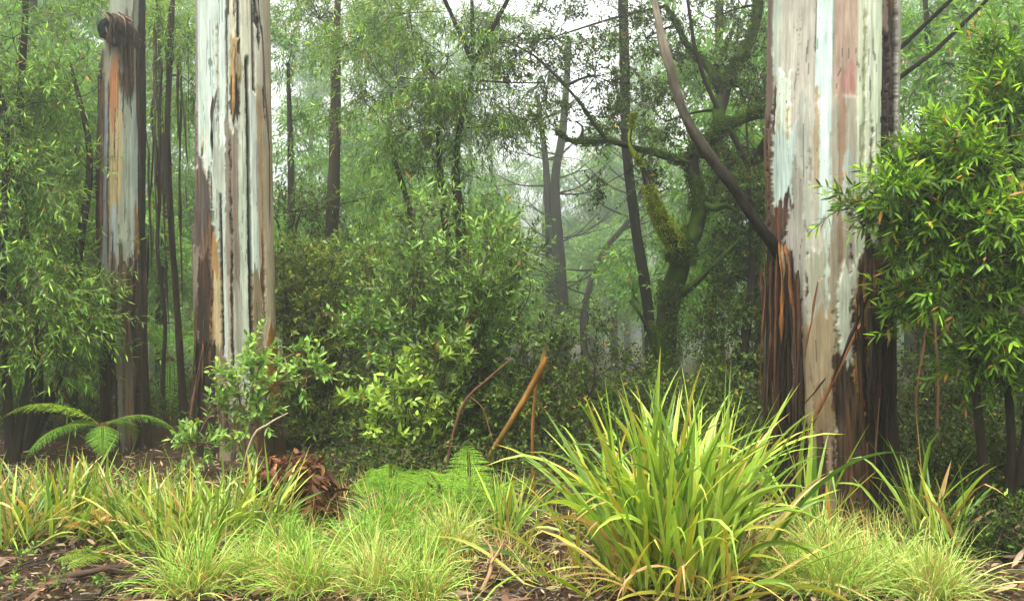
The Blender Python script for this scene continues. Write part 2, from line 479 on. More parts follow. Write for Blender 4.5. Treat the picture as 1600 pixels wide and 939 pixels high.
def gum_mesh(rows, Yd, layers, zt, seed, nth=336, nx=70, alb=.62, flare=.0, base_col=(190, 185, 165)):
    """rows: (py, left, right). layers painted in order in picture-height coordinates round the real trunk."""
    zb = -.25
    zf = np.linspace(zb, CAMZ + 469.5 / FPX * Yd + .1, 520)
    z = np.concatenate([zf, np.linspace(zf[-1], zt, 30)[1:]])
    hw0 = (rows[1][2] - rows[1][1]) / 2 * Yd / FPX
    py = 469.5 - (z - CAMZ) * FPX / (Yd - .8 * hw0)
    R_ = np.array(rows, float); o = np.argsort(R_[:, 0])
    lf = np.interp(py, R_[o, 0], R_[o, 1]); rt = np.interp(py, R_[o, 0], R_[o, 2])
    cx = (lf + rt) / 2; hw = (rt - lf) / 2
    shrink = np.where(py < 0, np.clip(1 + py / 6000, .5, 1), 1)
    hw = hw * shrink
    k = Yd / FPX
    th = np.linspace(0, 2 * math.pi, nth, endpoint=False)      # th=0 faces the camera (-Y), grows towards +X
    U = (np.sin(th)[None] + 1) / 2 * np.ones((len(z), 1))
    back = (np.cos(th) < 0)[None] * np.ones((len(z), 1), bool)
    PY = py[:, None] * np.ones((1, nth))
    PY = np.where(back, PY + 60 * n1(U * 3, seed + 5), PY)
    U = np.where(back, (U * .93 + .03), U)
    TH = th[None] * np.ones((len(z), 1))
    col = np.ones(U.shape + (3,)) * srgb(*base_col)
    H = np.zeros(U.shape)
    gy = np.arange(-4600, 1300, 1.0); gu = np.linspace(-.05, 1.05, 700)
    nY = lambda sd, f: np.interp(PY, gy, n1(gy, sd, f)); nU = lambda sd, f: np.interp(U, gu, n1(gu, sd, f))
    rs = rng(seed + 500); pal = [(120, 98, 78), (96, 74, 58), (226, 224, 204), (168, 156, 138), (208, 196, 170), (150, 128, 104), (70, 54, 44), (190, 196, 182)]
    extra = []
    for q in range(nx):
        a = rs.random(); wd = .006 + .022 * rs.random() ** 2; y0_ = -700 + 1150 * rs.random(); ln_ = 40 + 260 * rs.random() ** 2
        extra.append((a, a + wd, y0_, y0_ + ln_, pal[int(rs.integers(0, 8))], .004 * rs.normal(), .35))
    cut = 12
    for q, (u0, u1, y0, y1, c, h, rag) in enumerate(list(layers[:cut]) + extra[:35] + list(layers[cut:]) + extra[35:]):
        s = seed + q * 7
        e0 = u0 + rag * .032 * nY(s, .018) + rag * .025 * nY(s + 1, .11) + .3 * rag * .05 * nY(s + 41, .45)
        e1 = u1 + rag * .032 * nY(s + 2, .018) + rag * .025 * nY(s + 3, .11) + .3 * rag * .05 * nY(s + 43, .45)
        t0 = y0 + rag * 40 * nU(s + 4, 22) + rag * 30 * nU(s + 44, 70); t1 = y1 + rag * 40 * nU(s + 5, 22) + rag * 30 * nU(s + 45, 70)
        w = .008
        mk = np.clip((U - e0) / w + .5, 0, 1) * np.clip((e1 - U) / w + .5, 0, 1)
        mk = mk * np.clip((PY - t0) / 6 + .5, 0, 1) * np.clip((t1 - PY) / 6 + .5, 0, 1)
        cc = srgb(*c)
        col = col * (1 - mk[..., None]) + cc * mk[..., None]
        H = H * (1 - mk) + h * 1.7 * mk
    # fibrous rough bark low down and wherever the layer is dark
    lum = col.mean(-1)
    dark = np.clip((.16 - lum) / .08, 0, 1)
    rid = fbm(TH * 26, PY * .022, seed + 61, 3); rid2 = vnoise(TH * 60, PY * .02, seed + 62)
    col = col * (1 + dark * ((rid - .5) * 2.6 + (rid2 - .5) * 1.0))[..., None].clip(.12, 3)
    warm = (vnoise(TH * 14, PY * .012, seed + 63) > .66) & (dark > .4)
    col = np.where(warm[..., None], col * np.array([1.7, 1.25, .9]), col)
    H = H + dark * ((rid - .5) * .035 + (rid2 - .5) * .016)
    col = col * (1 - .42 * dark)[..., None]
    # fine streaks and stains on the smooth parts
    st = .6 * (fbm(TH * 30, PY * .006, seed + 64, 3) - .5) + .7 * (fbm(TH * 45, PY * .03, seed + 74, 2) - .5)
    bl = fbm(TH * 6, PY * .03, seed + 65, 4) - .5
    col = col * (1 + (1 - dark) * (.50 * st + .32 * bl))[..., None]
    crack = (np.abs(vnoise(TH * 11, PY * .004, seed + 66) - .5) < .012) & (vnoise(TH * 5, PY * .012, seed + 67) > .5)
    col = np.where((crack & (dark < .3))[..., None], col * .35, col)
    H = H + (fbm(TH * 2.2 + 3, PY * .004, seed + 68, 2) - .5) * .03
    if flare:
        fl = np.clip((PY - 560) / 250, 0, 1.4)
        H = H + fl ** 2 * flare * (.35 + .65 * vnoise(np.cos(TH) * 2.2 + 7, np.sin(TH) * 2.2 + 7, seed + 70))
    rr = hw[:, None] * k + H
    al = math.atan2(float(np.interp(400, R_[o, 0], (R_[o, 1] + R_[o, 2]) / 2)) - 800, FPX)      # the described face is the one turned to the clearing
    X = ((cx[:, None] - 800) * k) + rr * np.sin(TH - al)
    Yc = Yd - rr * np.cos(TH - al)
    V = np.stack([X, Yc, z[:, None] * np.ones_like(X)], -1).reshape(-1, 3)
    i = np.arange(len(z) - 1)[:, None] * nth; j = np.arange(nth)[None]; kk = (j + 1) % nth
    F = np.stack([i + j, i + kk, i + kk + nth, i + j + nth], -1).reshape(-1, 4)
    g = Geo(); g.add(V, F, col.reshape(-1, 3) * alb * np.array([.95, 1.0, .96]))
    b = (len(z) - 1) * nth
    g.f.append((np.arange(b, b + nth)[None], 0))
    return g

def ribbon(parent, pts, w, col, seed, col2=None, twist=.5, name="bark_strip"):
    """a peeled strip of bark: narrow curled band with thickness"""
    r = rng(seed)
    P = smooth(pts, 10); m = len(P)
    P = P + np.stack([n1(np.linspace(0, 3, m), seed, 1.3) * .008, n1(np.linspace(0, 3, m), seed + 1, 1.3) * .008, np.zeros(m)], 1)
    T = nrm(np.gradient(P, axis=0))
    a = twist * n1(np.linspace(0, 2.2 + 3 * r.random(), m), seed + 2) * 3 + r.random() * .8
    Bx = np.array([1.0, 0, 0]); A = nrm(np.cross(T, np.cross(Bx, T) * -1)); A = nrm(Bx - T * (T @ Bx)[:, None]); B = np.cross(T, A)
    W_ = A * np.cos(a)[:, None] + B * np.sin(a)[:, None]; Nn = np.cross(T, W_)
    t = np.linspace(0, 1, m)
    hw = w / 2 * np.clip(np.minimum(t * 6 + .35, (1 - t) * 4 + .15), 0, 1) * (1 + .35 * n1(t * 6, seed + 4, 1.5))
    hw = np.maximum(hw, w * .06)
    prof = [(-1, .0), (-.5, .35), (0, .5), (.5, .35), (1, 0), (.5, .20), (0, .33), (-.5, .20)]
    V = np.stack([P + W_ * (hw * x)[:, None] + Nn * (hw * y * .6)[:, None] for x, y in prof], 1)
    s = len(prof); i = np.arange(m - 1)[:, None] * s; j = np.arange(s)[None]; k = (j + 1) % s
    F = np.stack([i + j, i + k, i + k + s, i + j + s], -1).reshape(-1, 4)
    c1 = np.asarray(col); c2 = np.asarray(col2 if col2 is not None else col)
    f = vnoise(t * 5, np.full(m, seed % 97 + .5), seed)[:, None]
    c = (c1 * (1 - f) + c2 * f) * (.75 + .5 * vnoise(t * 30, np.full(m, 2.5), seed + 8))[:, None]
    g = Geo(); g.add(V.reshape(-1, 3), F, np.repeat(c, s, 0))
    g.f.append((np.arange(s)[None], 0)); g.f.append((np.arange((m - 1) * s, m * s)[None], 0))
    return g.build(name, M_strip, parent, True)

BRN = srgb(70, 50, 36); RED = srgb(88, 54, 34); ORG = srgb(142, 90, 40); DRK = srgb(32, 24, 19); TAN = srgb(146, 122, 90); GRB = srgb(90, 79, 68)

def u_(lst, L, Wd):
    return [((a - L) / Wd, (b - L) / Wd, c, d, e, f, g) for a, b, c, d, e, f, g in lst]

# --- right gum
YA = 7.15
rowsA = [(-3000, 1225, 1385), (0, 1207, 1400), (100, 1204, 1399), (200, 1201, 1398), (300, 1203, 1396), (390, 1203, 1393), (500, 1206, 1391), (600, 1212, 1390), (700, 1222, 1390), (800, 1228, 1392), (900, 1225, 1396)]
LA = u_([
    (1190, 1412, -4000, 2000, (196, 188, 170), 0, 0),
    (1222, 1274, -900, 260, (205, 194, 178), 0, .1),
    (1190, 1211, -4000, 420, (128, 102, 92), .006, .25),
    (1211, 1221, -4000, 110, (205, 214, 196), 0, .2),
    (1216, 1241, 104, 420, (222, 228, 208), .004, .35),
    (1214, 1250, 190, 335, (200, 214, 204), .003, .5),
    (1222, 1226, 165, 195, (205, 170, 90), .003, .4),
    (1236, 1239, 165, 240, (190, 150, 90), .003, .4),
    (1252, 1270, 150, 420, (186, 182, 168), .001, .5),
    (1190, 1214, 175, 440, (112, 88, 68), .008, .6),
    (1195, 1200, 200, 440, (78, 52, 38), -.004, .4),
    (1205, 1208, 170, 440, (86, 56, 40), -.004, .4),
    (1273, 1276, -4000, 80, (96, 88, 80), -.006, .1),
    (1275, 1299, -4000, 210, (224, 240, 230), .004, .05),
    (1282, 1298, 140, 345, (222, 236, 226), .004, .15),
    (1275, 1282, 135, 300, (184, 160, 128), .002, .3),
    (1291, 1301, 300, 470, (220, 228, 212), .003, .3),
    (1300, 1334, -4000, 156, (188, 158, 138), -.003, .05),
    (1310, 1330, 110, 152, (182, 134, 122), -.003, .4),
    (1300, 1334, 156, 440, (182, 170, 152), -.001, .08),
    (1309, 1318, 158, 420, (166, 134, 108), -.002, .3),
    (1316, 1328, 240, 330, (186, 190, 180), 0, .4),
    (1334, 1368, -4000, 420, (208, 212, 182), .003, .12),
    (1346, 1352, -4000, 300, (222, 222, 200), .005, .2),
    (1356, 1363, -4000, 330, (222, 226, 198), .005, .2),
    (1342, 1345, 30, 250, (176, 168, 130), -.002, .3),
    (1352, 1357, 200, 300, (120, 96, 70), -.004, .4),
    (1368, 1393, -4000, 2000, (52, 42, 38), -.016, .15),
    (1370, 1384, -4000, 52, (132, 112, 94), -.004, .3),
    (1378, 1384, -4000, 400, (96, 72, 60), -.004, .4),
    (1393, 1400, -4000, 500, (188, 176, 160), .004, .25),
    (1402, 1420, -4000, 2000, (110, 90, 74), .004, .25),
    # middle
    (1213, 1252, 318, 520, (96, 68, 54), .004, 1.0),
    (1232, 1252, 330, 400, (176, 168, 158), .002, 1.0),
    (1244, 1262, 250, 520, (168, 160, 146), .002, .5),
    (1262, 1266, 330, 470, (92, 68, 52), -.006, .4),
    (1264, 1292, 380, 560, (178, 172, 150), .004, .4),
    (1296, 1312, 380, 560, (166, 152, 128), .002, .5),
    (1190, 1232, 395, 2000, (44, 32, 26), .0, .3),
    (1228, 1256, 470, 2000, (70, 50, 38), .004, .8),
    (1252, 1304, 480, 662, (176, 154, 120), .008, .7),
    (1262, 1300, 600, 735, (150, 124, 92), .008, .9),
    (1300, 1420, 560, 2000, (84, 58, 40), .004, .6),
    (1345, 1420, 375, 2000, (50, 36, 28), .006, .5),
    (1330, 1372, 400, 620, (98, 74, 54), .006, .9),
    (1312, 1331, 425, 560, (206, 208, 186), .010, .7),
    (1331, 1337, 405, 480, (206, 204, 184), .008, .7),
    (1334, 1350, 468, 620, (176, 128, 66), .009, .9),
    (1345, 1352, 520, 700, (40, 28, 22), -.012, .5),
    (1366, 1371, 420, 2000, (26, 20, 16), -.02, .5),
    (1265, 1300, 700, 2000, (92, 66, 48), .006, .8),
    (1283, 1292, 680, 2000, (150, 118, 98), .012, .7),
    (1300, 1340, 600, 2000, (96, 68, 46), .008, .8),
], 1202, 195)
gA = gum_mesh(rowsA, YA, LA, 12.0, 11, flare=.10, nx=36, alb=.58)
gumA = thing("gum_tree", (0 + (1300 - 800) / FPX * YA, YA, 0), "massive pale gum trunk at right, mint and pink smooth bark above a dark shaggy base", "tree", "pale gum trees at the edge of the clearing")
gA.build("trunk", M_gum, gumA, True)

def surf(px, c, hw, Y):
    """depth of the bark surface of a round trunk behind picture column px"""
    u = float(np.clip((px - c) / hw, -.98, .98)); R_ = hw * Y / FPX
    return Y - R_ * math.cos(math.asin(u) - math.atan2(c - 800, FPX))

def hang(parent, px, y0, y1, Y, w, col, seed, dx=0, col2=None, bulge=.03):
    p0 = at(px, y0, Y); p3 = at(px + dx, y1, Y)
    m1 = p0 * .66 + p3 * .34 + np.array([0, -bulge, 0]); m2 = p0 * .33 + p3 * .67 + np.array([0, -bulge * .6, 0])
    return ribbon(parent, [p0, m1, m2, p3], w, col, seed, col2)

r = rng(4)
# shaggy skirt hanging off the left side of the right gum
for i in range(46):
    px = 1188 + r.random() * 62
    Yq = surf(px, 1300, 97, YA) - .02 - r.random() * .05
    y0 = 392 + r.random() * 60 + max(0, px - 1225) * 1.2
    y1 = 600 + r.random() * 160
    cc = [DRK, BRN, RED, GRB, BRN, DRK][i % 6]
    hang(gumA, px, y0, y1, Yq, .008 + .05 * r.random() ** 2.2, cc * (.5 + .7 * r.random()), 500 + i, dx=r.normal() * 7 + 3, col2=DRK)
# bright orange ribbons at the foot of the limb
for i, (px, y0, y1, dx, w, c) in enumerate([(1217, 376, 540, 6, .035, ORG * 1.3), (1226, 380, 500, 14, .03, ORG * 1.2), (1222, 378, 470, 2, .025, TAN), (1212, 382, 700, -4, .02, RED),
                                            (1232, 396, 540, 8, .016, ORG * .8), (1194, 400, 620, -6, .014, ORG * .6), (1205, 400, 650, -8, .018, BRN * 1.3)]):
    hang(gumA, px, y0, y1, surf(px, 1300, 97, YA) - .13, w, c, 600 + i, dx, col2=BRN)
# long strips leaning across the trunk
def lean(parent, a, b, Ya, Yb, w, col, seed, col2=None):
    Ya = surf(a[0], 1300, 97, YA) - .05; Yb = surf(b[0], 1300, 97, YA) - .12
    p = at(a[0], a[1], Ya); q = at(b[0], b[1], Yb)
    mp = (a[0] + b[0]) / 2; m = at(mp, (a[1] + b[1]) / 2, min(surf(mp, 1300, 97, YA) - .05, (Ya + Yb) / 2))
    ribbon(parent, [p, m, q], w, col, seed, col2, twist=.3)
lean(gumA, (1392, 408), (1238, 728), 6.62, 6.42, .024, RED, 701, srgb(150, 95, 60))
lean(gumA, (1366, 440), (1296, 606), 6.64, 6.55, .02, DRK, 702)
lean(gumA, (1278, 440), (1258, 560), 6.62, 6.60, .016, RED, 703)
lean(gumA, (1286, 434), (1277, 441), 6.62, 6.60, .01, TAN, 704)
lean(gumA, (1290, 590), (1256, 632), 6.60, 6.56, .012, DRK, 705)
lean(gumA, (1384, 500), (1366, 745), 6.66, 6.5, .014, srgb(120, 78, 60), 706, BRN)
for i in range(22):
    px = 1340 + r.random() * 56
    Yq = surf(px, 1300, 97, YA) - .02 - r.random() * .03
    y0 = 385 + r.random() * 150
    hang(gumA, px, y0, y0 + 120 + r.random() * 220, Yq, .012 + .022 * r.random(), [DRK, BRN, RED * .8, GRB * .7][i % 4] * (.6 + .5 * r.random()), 740 + i, dx=r.normal() * 5, col2=DRK)
# strips along the right dark channel and left edge higher up
for i, (px, y0, y1, w, c) in enumerate([(1374, -60, 55, .03, GRB), (1388, -80, 330, .02, srgb(150, 132, 118)), (1381, -60, 250, .014, BRN), (1396, -90, 200, .02, srgb(170, 158, 146)),
                                        (1204, -60, 200, .018, srgb(110, 86, 80)), (1207, 150, 380, .014, RED), (1212, 180, 390, .01, ORG * .7), (1203, 170, 400, .014, BRN)]):
    hang(gumA, px, y0, y1, surf(px, 1300, 97, YA) - .008, w, c, 780 + i, bulge=.0)

# the broken limb that springs from its left side
g = Geo()
lp = [at(1232, 408, 7.06), at(1207, 382, 6.95), at(1178, 345, 6.9), at(1150, 300, 6.86), at(1118, 255, 6.84), at(1084, 208, 6.82), at(1062, 160, 6.8), at(1046, 105, 6.8), at(1032, 48, 6.8), at(1018, -20, 6.8), at(1010, -90, 6.8)]
tube(g, lp, [.06, .046, .04, .038, .036, .034, .03, .03, .026, .022, .018], srgb(28, 23, 19), 16, 16, .42, 31, col2=srgb(160, 148, 128), cpow=3.0)
limb = g.build("limb", M_bark, gumA, True)
tag(limb, "bent bare limb, dark at its foot and pale above")

# --- middle gum
YB = 9.6
rowsB = [(-3000, 318, 405), (0, 307, 419), (250, 309, 424), (450, 311, 428), (600, 314, 432), (700, 322, 437), (760, 320, 440)]
LB = u_([
    (295, 440, -4000, 2000, (205, 208, 190), 0, 0),
    (300, 314, -4000, 260, (166, 150, 150), .003, .15),
    (314, 356, -4000, 330, (212, 222, 210), .004, .08),
    (327, 330, -4000, 120, (196, 200, 190), .002, .2),
    (356, 361, -4000, 28, (112, 86, 78), -.006, .3),
    (355.5, 357.5, 20, 300, (110, 100, 88), -.008, .2),
    (361, 372, -4000, 60, (218, 208, 178), .004, .2),
    (371.5, 375.5, -4000, 62, (58, 50, 44), -.02, .15),
    (361, 377, 58, 140, (182, 156, 112), .012, .35),
    (365, 370, 75, 125, (176, 138, 86), .013, .4),
    (374, 378, 66, 110, (96, 72, 50), -.004, .5),
    (376, 393, -4000, 320, (222, 218, 192), .004, .15),
    (361, 373, 132, 200, (98, 80, 62), .004, .6),
    (352, 371, 196, 480, (140, 124, 106), .010, .5),
    (358, 361, 240, 460, (90, 74, 62), -.002, .5),
    (336, 352, 230, 430, (186, 190, 172), .004, .3),
    (392.5, 397, -4000, 150, (40, 34, 32), -.025, .1),
    (397, 411, -4000, 140, (224, 216, 194), .004, .2),
    (398, 402, -4000, 40, (50, 44, 42), -.012, .3),
    (402, 406, 20, 60, (60, 50, 46), -.01, .4),
    (411, 424, -4000, 140, (206, 188, 158), .002, .3),
    (370, 382, 230, 640, (198, 202, 180), .005, .2),
    (388, 398, 140, 440, (218, 222, 208), .006, .15),
    (398, 425, 130, 2000, (198, 178, 148), .004, .15),
    (400, 407, 150, 420, (190, 156, 120), .003, .5),
    (409, 412, 130, 170, (110, 78, 56), -.004, .4),
    (402, 405, 370, 520, (110, 80, 58), -.008, .4),
    (382.5, 388, 90, 700, (30, 26, 24), -.03, .1),
    (343.5, 347, 300, 580, (44, 36, 30), -.02, .2),
    (388, 400, 430, 700, (150, 128, 98), .003, .5),
    (347, 352, 300, 640, (190, 196, 184), .004, .2),
    (352, 357, 430, 640, (176, 160, 140), .004, .3),
    (357, 361, 450, 600, (84, 62, 48), -.01, .4),
    (361, 372, 440, 690, (172, 166, 148), .006, .4),
    (300, 334, 262, 700, (104, 88, 80), .022, .5),
    (300, 312, 150, 400, (130, 108, 92), .010, .5),
    (316, 332, 395, 760, (66, 48, 38), .026, .5),
    (308, 316, 395, 640, (140, 122, 108), .024, .6),
    (333, 343, 370, 600, (160, 122, 74), .012, .35),
    (336, 344, 430, 620, (190, 170, 130), .013, .4),
    (300, 336, 540, 2000, (50, 38, 30), .014, .5),
    (336, 352, 560, 2000, (132, 112, 90), .012, .6),
    (352, 384, 640, 2000, (100, 84, 66), .006, .8),
    (406, 428, 520, 660, (160, 106, 44), .008, .7),
    (384, 440, 640, 2000, (84, 60, 44), .004, .8),
    (424, 440, 200, 2000, (84, 66, 52), -.003, .3),
], 309, 113)
gB = gum_mesh(rowsB, YB, LB, 13.0, 41, flare=.12, nx=34)
gumB = thing("gum_tree", ((366 - 800) / FPX * YB, YB, 0), "thick pale gum trunk second from left, split by long black cracks", "tree", "pale gum trees at the edge of the clearing")
gB.build("trunk", M_gum, gumB, True)
for i, (px, y0, y1, dx, w, c) in enumerate([(398, -60, 60, 12, .018, DRK), (409, 40, 240, 12, .02, srgb(70, 54, 46)), (421, 220, 480, 3, .016, BRN), (341, 130, 230, -14, .02, GRB), (333, 150, 260, -2, .022, DRK),
                                            (320, 205, 280, -6, .03, srgb(190, 165, 130)), (314, 240, 300, 6, .03, GRB), (324, 270, 500, -4, .05, GRB), (330, 260, 470, -2, .03, srgb(150, 100, 60)),
                                            (318, 280, 520, 0, .05, srgb(90, 76, 70)), (322, 395, 600, -6, .04, srgb(120, 90, 66)), (332, 400, 600, -4, .03, RED), (315, 420, 640, -18, .05, BRN),
                                            (322, 520, 680, -30, .03, srgb(130, 96, 80)), (318, 560, 700, -24, .03, DRK), (312, 500, 690, -22, .04, DRK), (366, 70, 190, -2, .04, srgb(180, 140, 80)),
                                            (338, 590, 720, 12, .05, srgb(120, 100, 80)), (350, 600, 720, 8, .04, BRN), (425, 560, 700, 4, .03, BRN), (430, 600, 705, 6, .03, DRK)]):
    hang(gumB, px, y0, y1, surf(px, 368, 57, YB) - .03, w, c, 800 + i, dx, col2=BRN, bulge=.02)

# --- left gum
YC = 9.9
rowsC = [(-3000, 180, 215), (0, 174, 222), (55, 166, 222), (110, 161, 223), (300, 157, 222), (500, 158, 222), (650, 165, 224), (720, 164, 228), (770, 160, 232)]
LC = u_([
    (150, 235, -4000, 2000, (176, 178, 156), 0, 0),
    (170, 215, -4000, 60, (170, 172, 152), 0, .2),
    (160, 176, 60, 2000, (170, 160, 140), 0, .2),
    (171, 185, 90, 205, (184, 132, 92), .003, .45),
    (173, 180, 110, 180, (192, 124, 78), .004, .6),
    (172, 190, 190, 330, (194, 170, 118), .003, .5),
    (190, 208, 140, 420, (178, 182, 160), .002, .4),
    (203, 216, 150, 420, (188, 196, 184), .004, .3),
    (176, 182, 320, 420, (170, 180, 176), .003, .3),
    (150, 162, 80, 2000, (98, 70, 64), .010, .4),
    (163, 168, 170, 420, (146, 148, 152), .002, .4),
    (168, 171, 130, 420, (110, 84, 70), -.003, .4),
    (184, 205, 40, 128, (112, 92, 74), .010, .8),
    (190, 203, 90, 165, (104, 84, 66), .008, .9),
    (213, 230, -4000, 2000, (62, 50, 44), .008, .35),
    (209, 214, 330, 420, (170, 130, 60), .003, .5),
    (176, 235, 412, 2000, (92, 72, 60), .020, 1.0),
    (158, 176, 480, 2000, (88, 66, 54), .016, 1.0),
    (182, 190, 450, 720, (130, 122, 102), .024, .9),
    (190, 203, 520, 720, (112, 98, 80), .022, .9),
    (203, 208, 430, 700, (46, 36, 30), .0, .6),
    (160, 172, 640, 2000, (70, 48, 36), .016, .8),
], 157, 66)
gC = gum_mesh(rowsC, YC, LC, 12.0, 71, nth=260, flare=.06, nx=30, alb=.55)
gumC = thing("gum_tree", ((190 - 800) / FPX * YC, YC, 0), "slimmest pale gum trunk, orange streak under a dark knot, at the far left", "tree", "pale gum trees at the edge of the clearing")
gC.build("trunk", M_gum, gumC, True)
for i, (px, y0, y1, dx, w, c) in enumerate([(196, 35, 165, 4, .05, srgb(110, 90, 72)), (188, 40, 130, 2, .04, GRB), (203, 50, 150, 3, .035, BRN), (216, 40, 300, 3, .04, DRK), (220, 150, 420, 0, .03, BRN), (160, 120, 420, -3, .03, srgb(110, 70, 62)),
                                            (157, 250, 600, 0, .03, BRN), (184, 400, 470, -8, .05, srgb(140, 110, 90)), (205, 402, 480, 0, .05, BRN), (194, 408, 520, 2, .06, GRB * .8), (178, 440, 560, -6, .04, BRN),
                                            (218, 430, 640, 0, .04, DRK), (170, 560, 700, -3, .04, DRK), (210, 560, 700, 3, .04, BRN)]):
    hang(gumC, px, y0, y1, surf(px, 190, 33, YC) - .03, w, c, 860 + i, dx, col2=BRN, bulge=.02)
# its knot: a swollen broken branch collar with a dark plug for its shaded hole and a mop of bark strings
g = Geo()
kc = at(180, 50, YC - .2)
ax_ = nrm(np.array([-.62, -.75, .16]))
tube(g, [kc - ax_ * .22 - UP * .10, kc - ax_ * .12 - UP * .03, kc, kc + ax_ * .06, kc + ax_ * .08], [.06, .12, .145, .135, .10], srgb(74, 60, 50), 22, 8, .35, 5)
kn = g.build("knot", M_bark, gumC, True)
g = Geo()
tube(g, [kc + ax_ * .07, kc + ax_ * .115, kc + ax_ * .155], [.085, .092, .05], srgb(26, 26, 32), 16, 4, .3, 6)  # solid plug whose dark colour stands for shade inside the hole
ho = g.build("hole_shade_plug", M_bark, gumC, True)
for i in range(16):
    a = r.random() * 1.0
    s = kc + np.array([-.10 + r.random() * .26, -.02 - r.random() * .08, .10 + r.random() * .08])
    e = s + np.array([.04 + .10 * r.random(), -.04, -.18 - .30 * r.random()])
    ribbon(gumC, [s + np.array([-.03, .05, .02]), s, (s + e) / 2 + np.array([.05, -.07, .05]), e], .010 + .02 * r.random(), [TAN, GRB, BRN, DRK][i % 4], 900 + i)

# ================================================================ THIN STEMS, MOSSY TREE, POLES
def pole(name, label, pts, Y, radpx, seed, col=DARKW, col2=None, blobs=(), K=K_lance, group=None, cat="tree", dY=0.0, extra=None):
    n = len(pts)
    path = [at(p[0], p[1], Y + dY * i) for i, p in enumerate(pts)]
    gx = path[0][0]; path[0][2] = float(ground_z(gx, Y)) - .1
    return tree(name, label, cat, path, [q * Y / FPX for q in radpx], list(blobs), K, seed, group, col, extra=extra)

def loose(n, x0, x1, y0, y1, Y, seed):
    def f(w, cr, t):
        r = rng(seed)
        for i in range(n):
            px = x0 + (x1 - x0) * r.random(); a = y0 + r.random() * (y1 - y0) * .6
            hang(t, px, a, a + 90 + r.random() * 200, Y - .05 - r.random() * .15, .012 + .015 * r.random(), [DRK, BRN, GRB * .8][i % 3], seed * 10 + i, dx=r.normal() * 8)
    return f

pole("slender_tree", "slender dark tree shedding bark ribbons, between the two left gums", [(290, 712), (284, 600), (276, 470), (266, 330), (262, 180), (268, 60), (272, -120)], 10.8, [8, 6, 5, 5, 4.5, 4, 3], 101, col=srgb(62, 48, 42),
     blobs=[pb(262, 60, 10.8, 36, 40, 70), pb(285, 120, 11.2, 30, 40, 60)], extra=loose(18, 240, 300, 0, 420, 10.8, 31))
pole("slender_tree", "thinnest crooked dark stem close to the right edge of the leftmost gum", [(262, 705), (254, 600), (258, 500), (246, 390), (250, 280), (238, 180), (250, 90), (236, -100)], 11.4, [4, 3.4, 3, 3, 3, 2], 102, col=srgb(54, 44, 40),
     blobs=[pb(245, 10, 11.4, 36, 40, 60)], extra=loose(10, 225, 262, 20, 420, 11.3, 47))
pole("slender_tree", "dark rough pole tree standing in mist right of the second gum", [(492, 706), (504, 560), (514, 440), (521, 300), (524, 180), (526, 60), (530, -80)], 13.5, [13, 12, 11, 10, 9, 6, 4], 104, col=srgb(56, 44, 38),
     blobs=[pb(500, 30, 14, 80, 60, 200), pb(560, -10, 14.5, 80, 60, 160)])
pole("slender_tree", "dark straight pole in front of the mossy tree's left limb", [(1022, 640), (1012, 480), (994, 360), (980, 240), (976, 120), (974, 0), (972, -120)], 13.6, [10, 9, 8, 8, 8, 8, 6], 105, col=srgb(40, 36, 32), K=K_small,
     blobs=[pb(960, -30, 14.2, 90, 60, 160), pb(990, 175, 13.3, 60, 45, 90)])

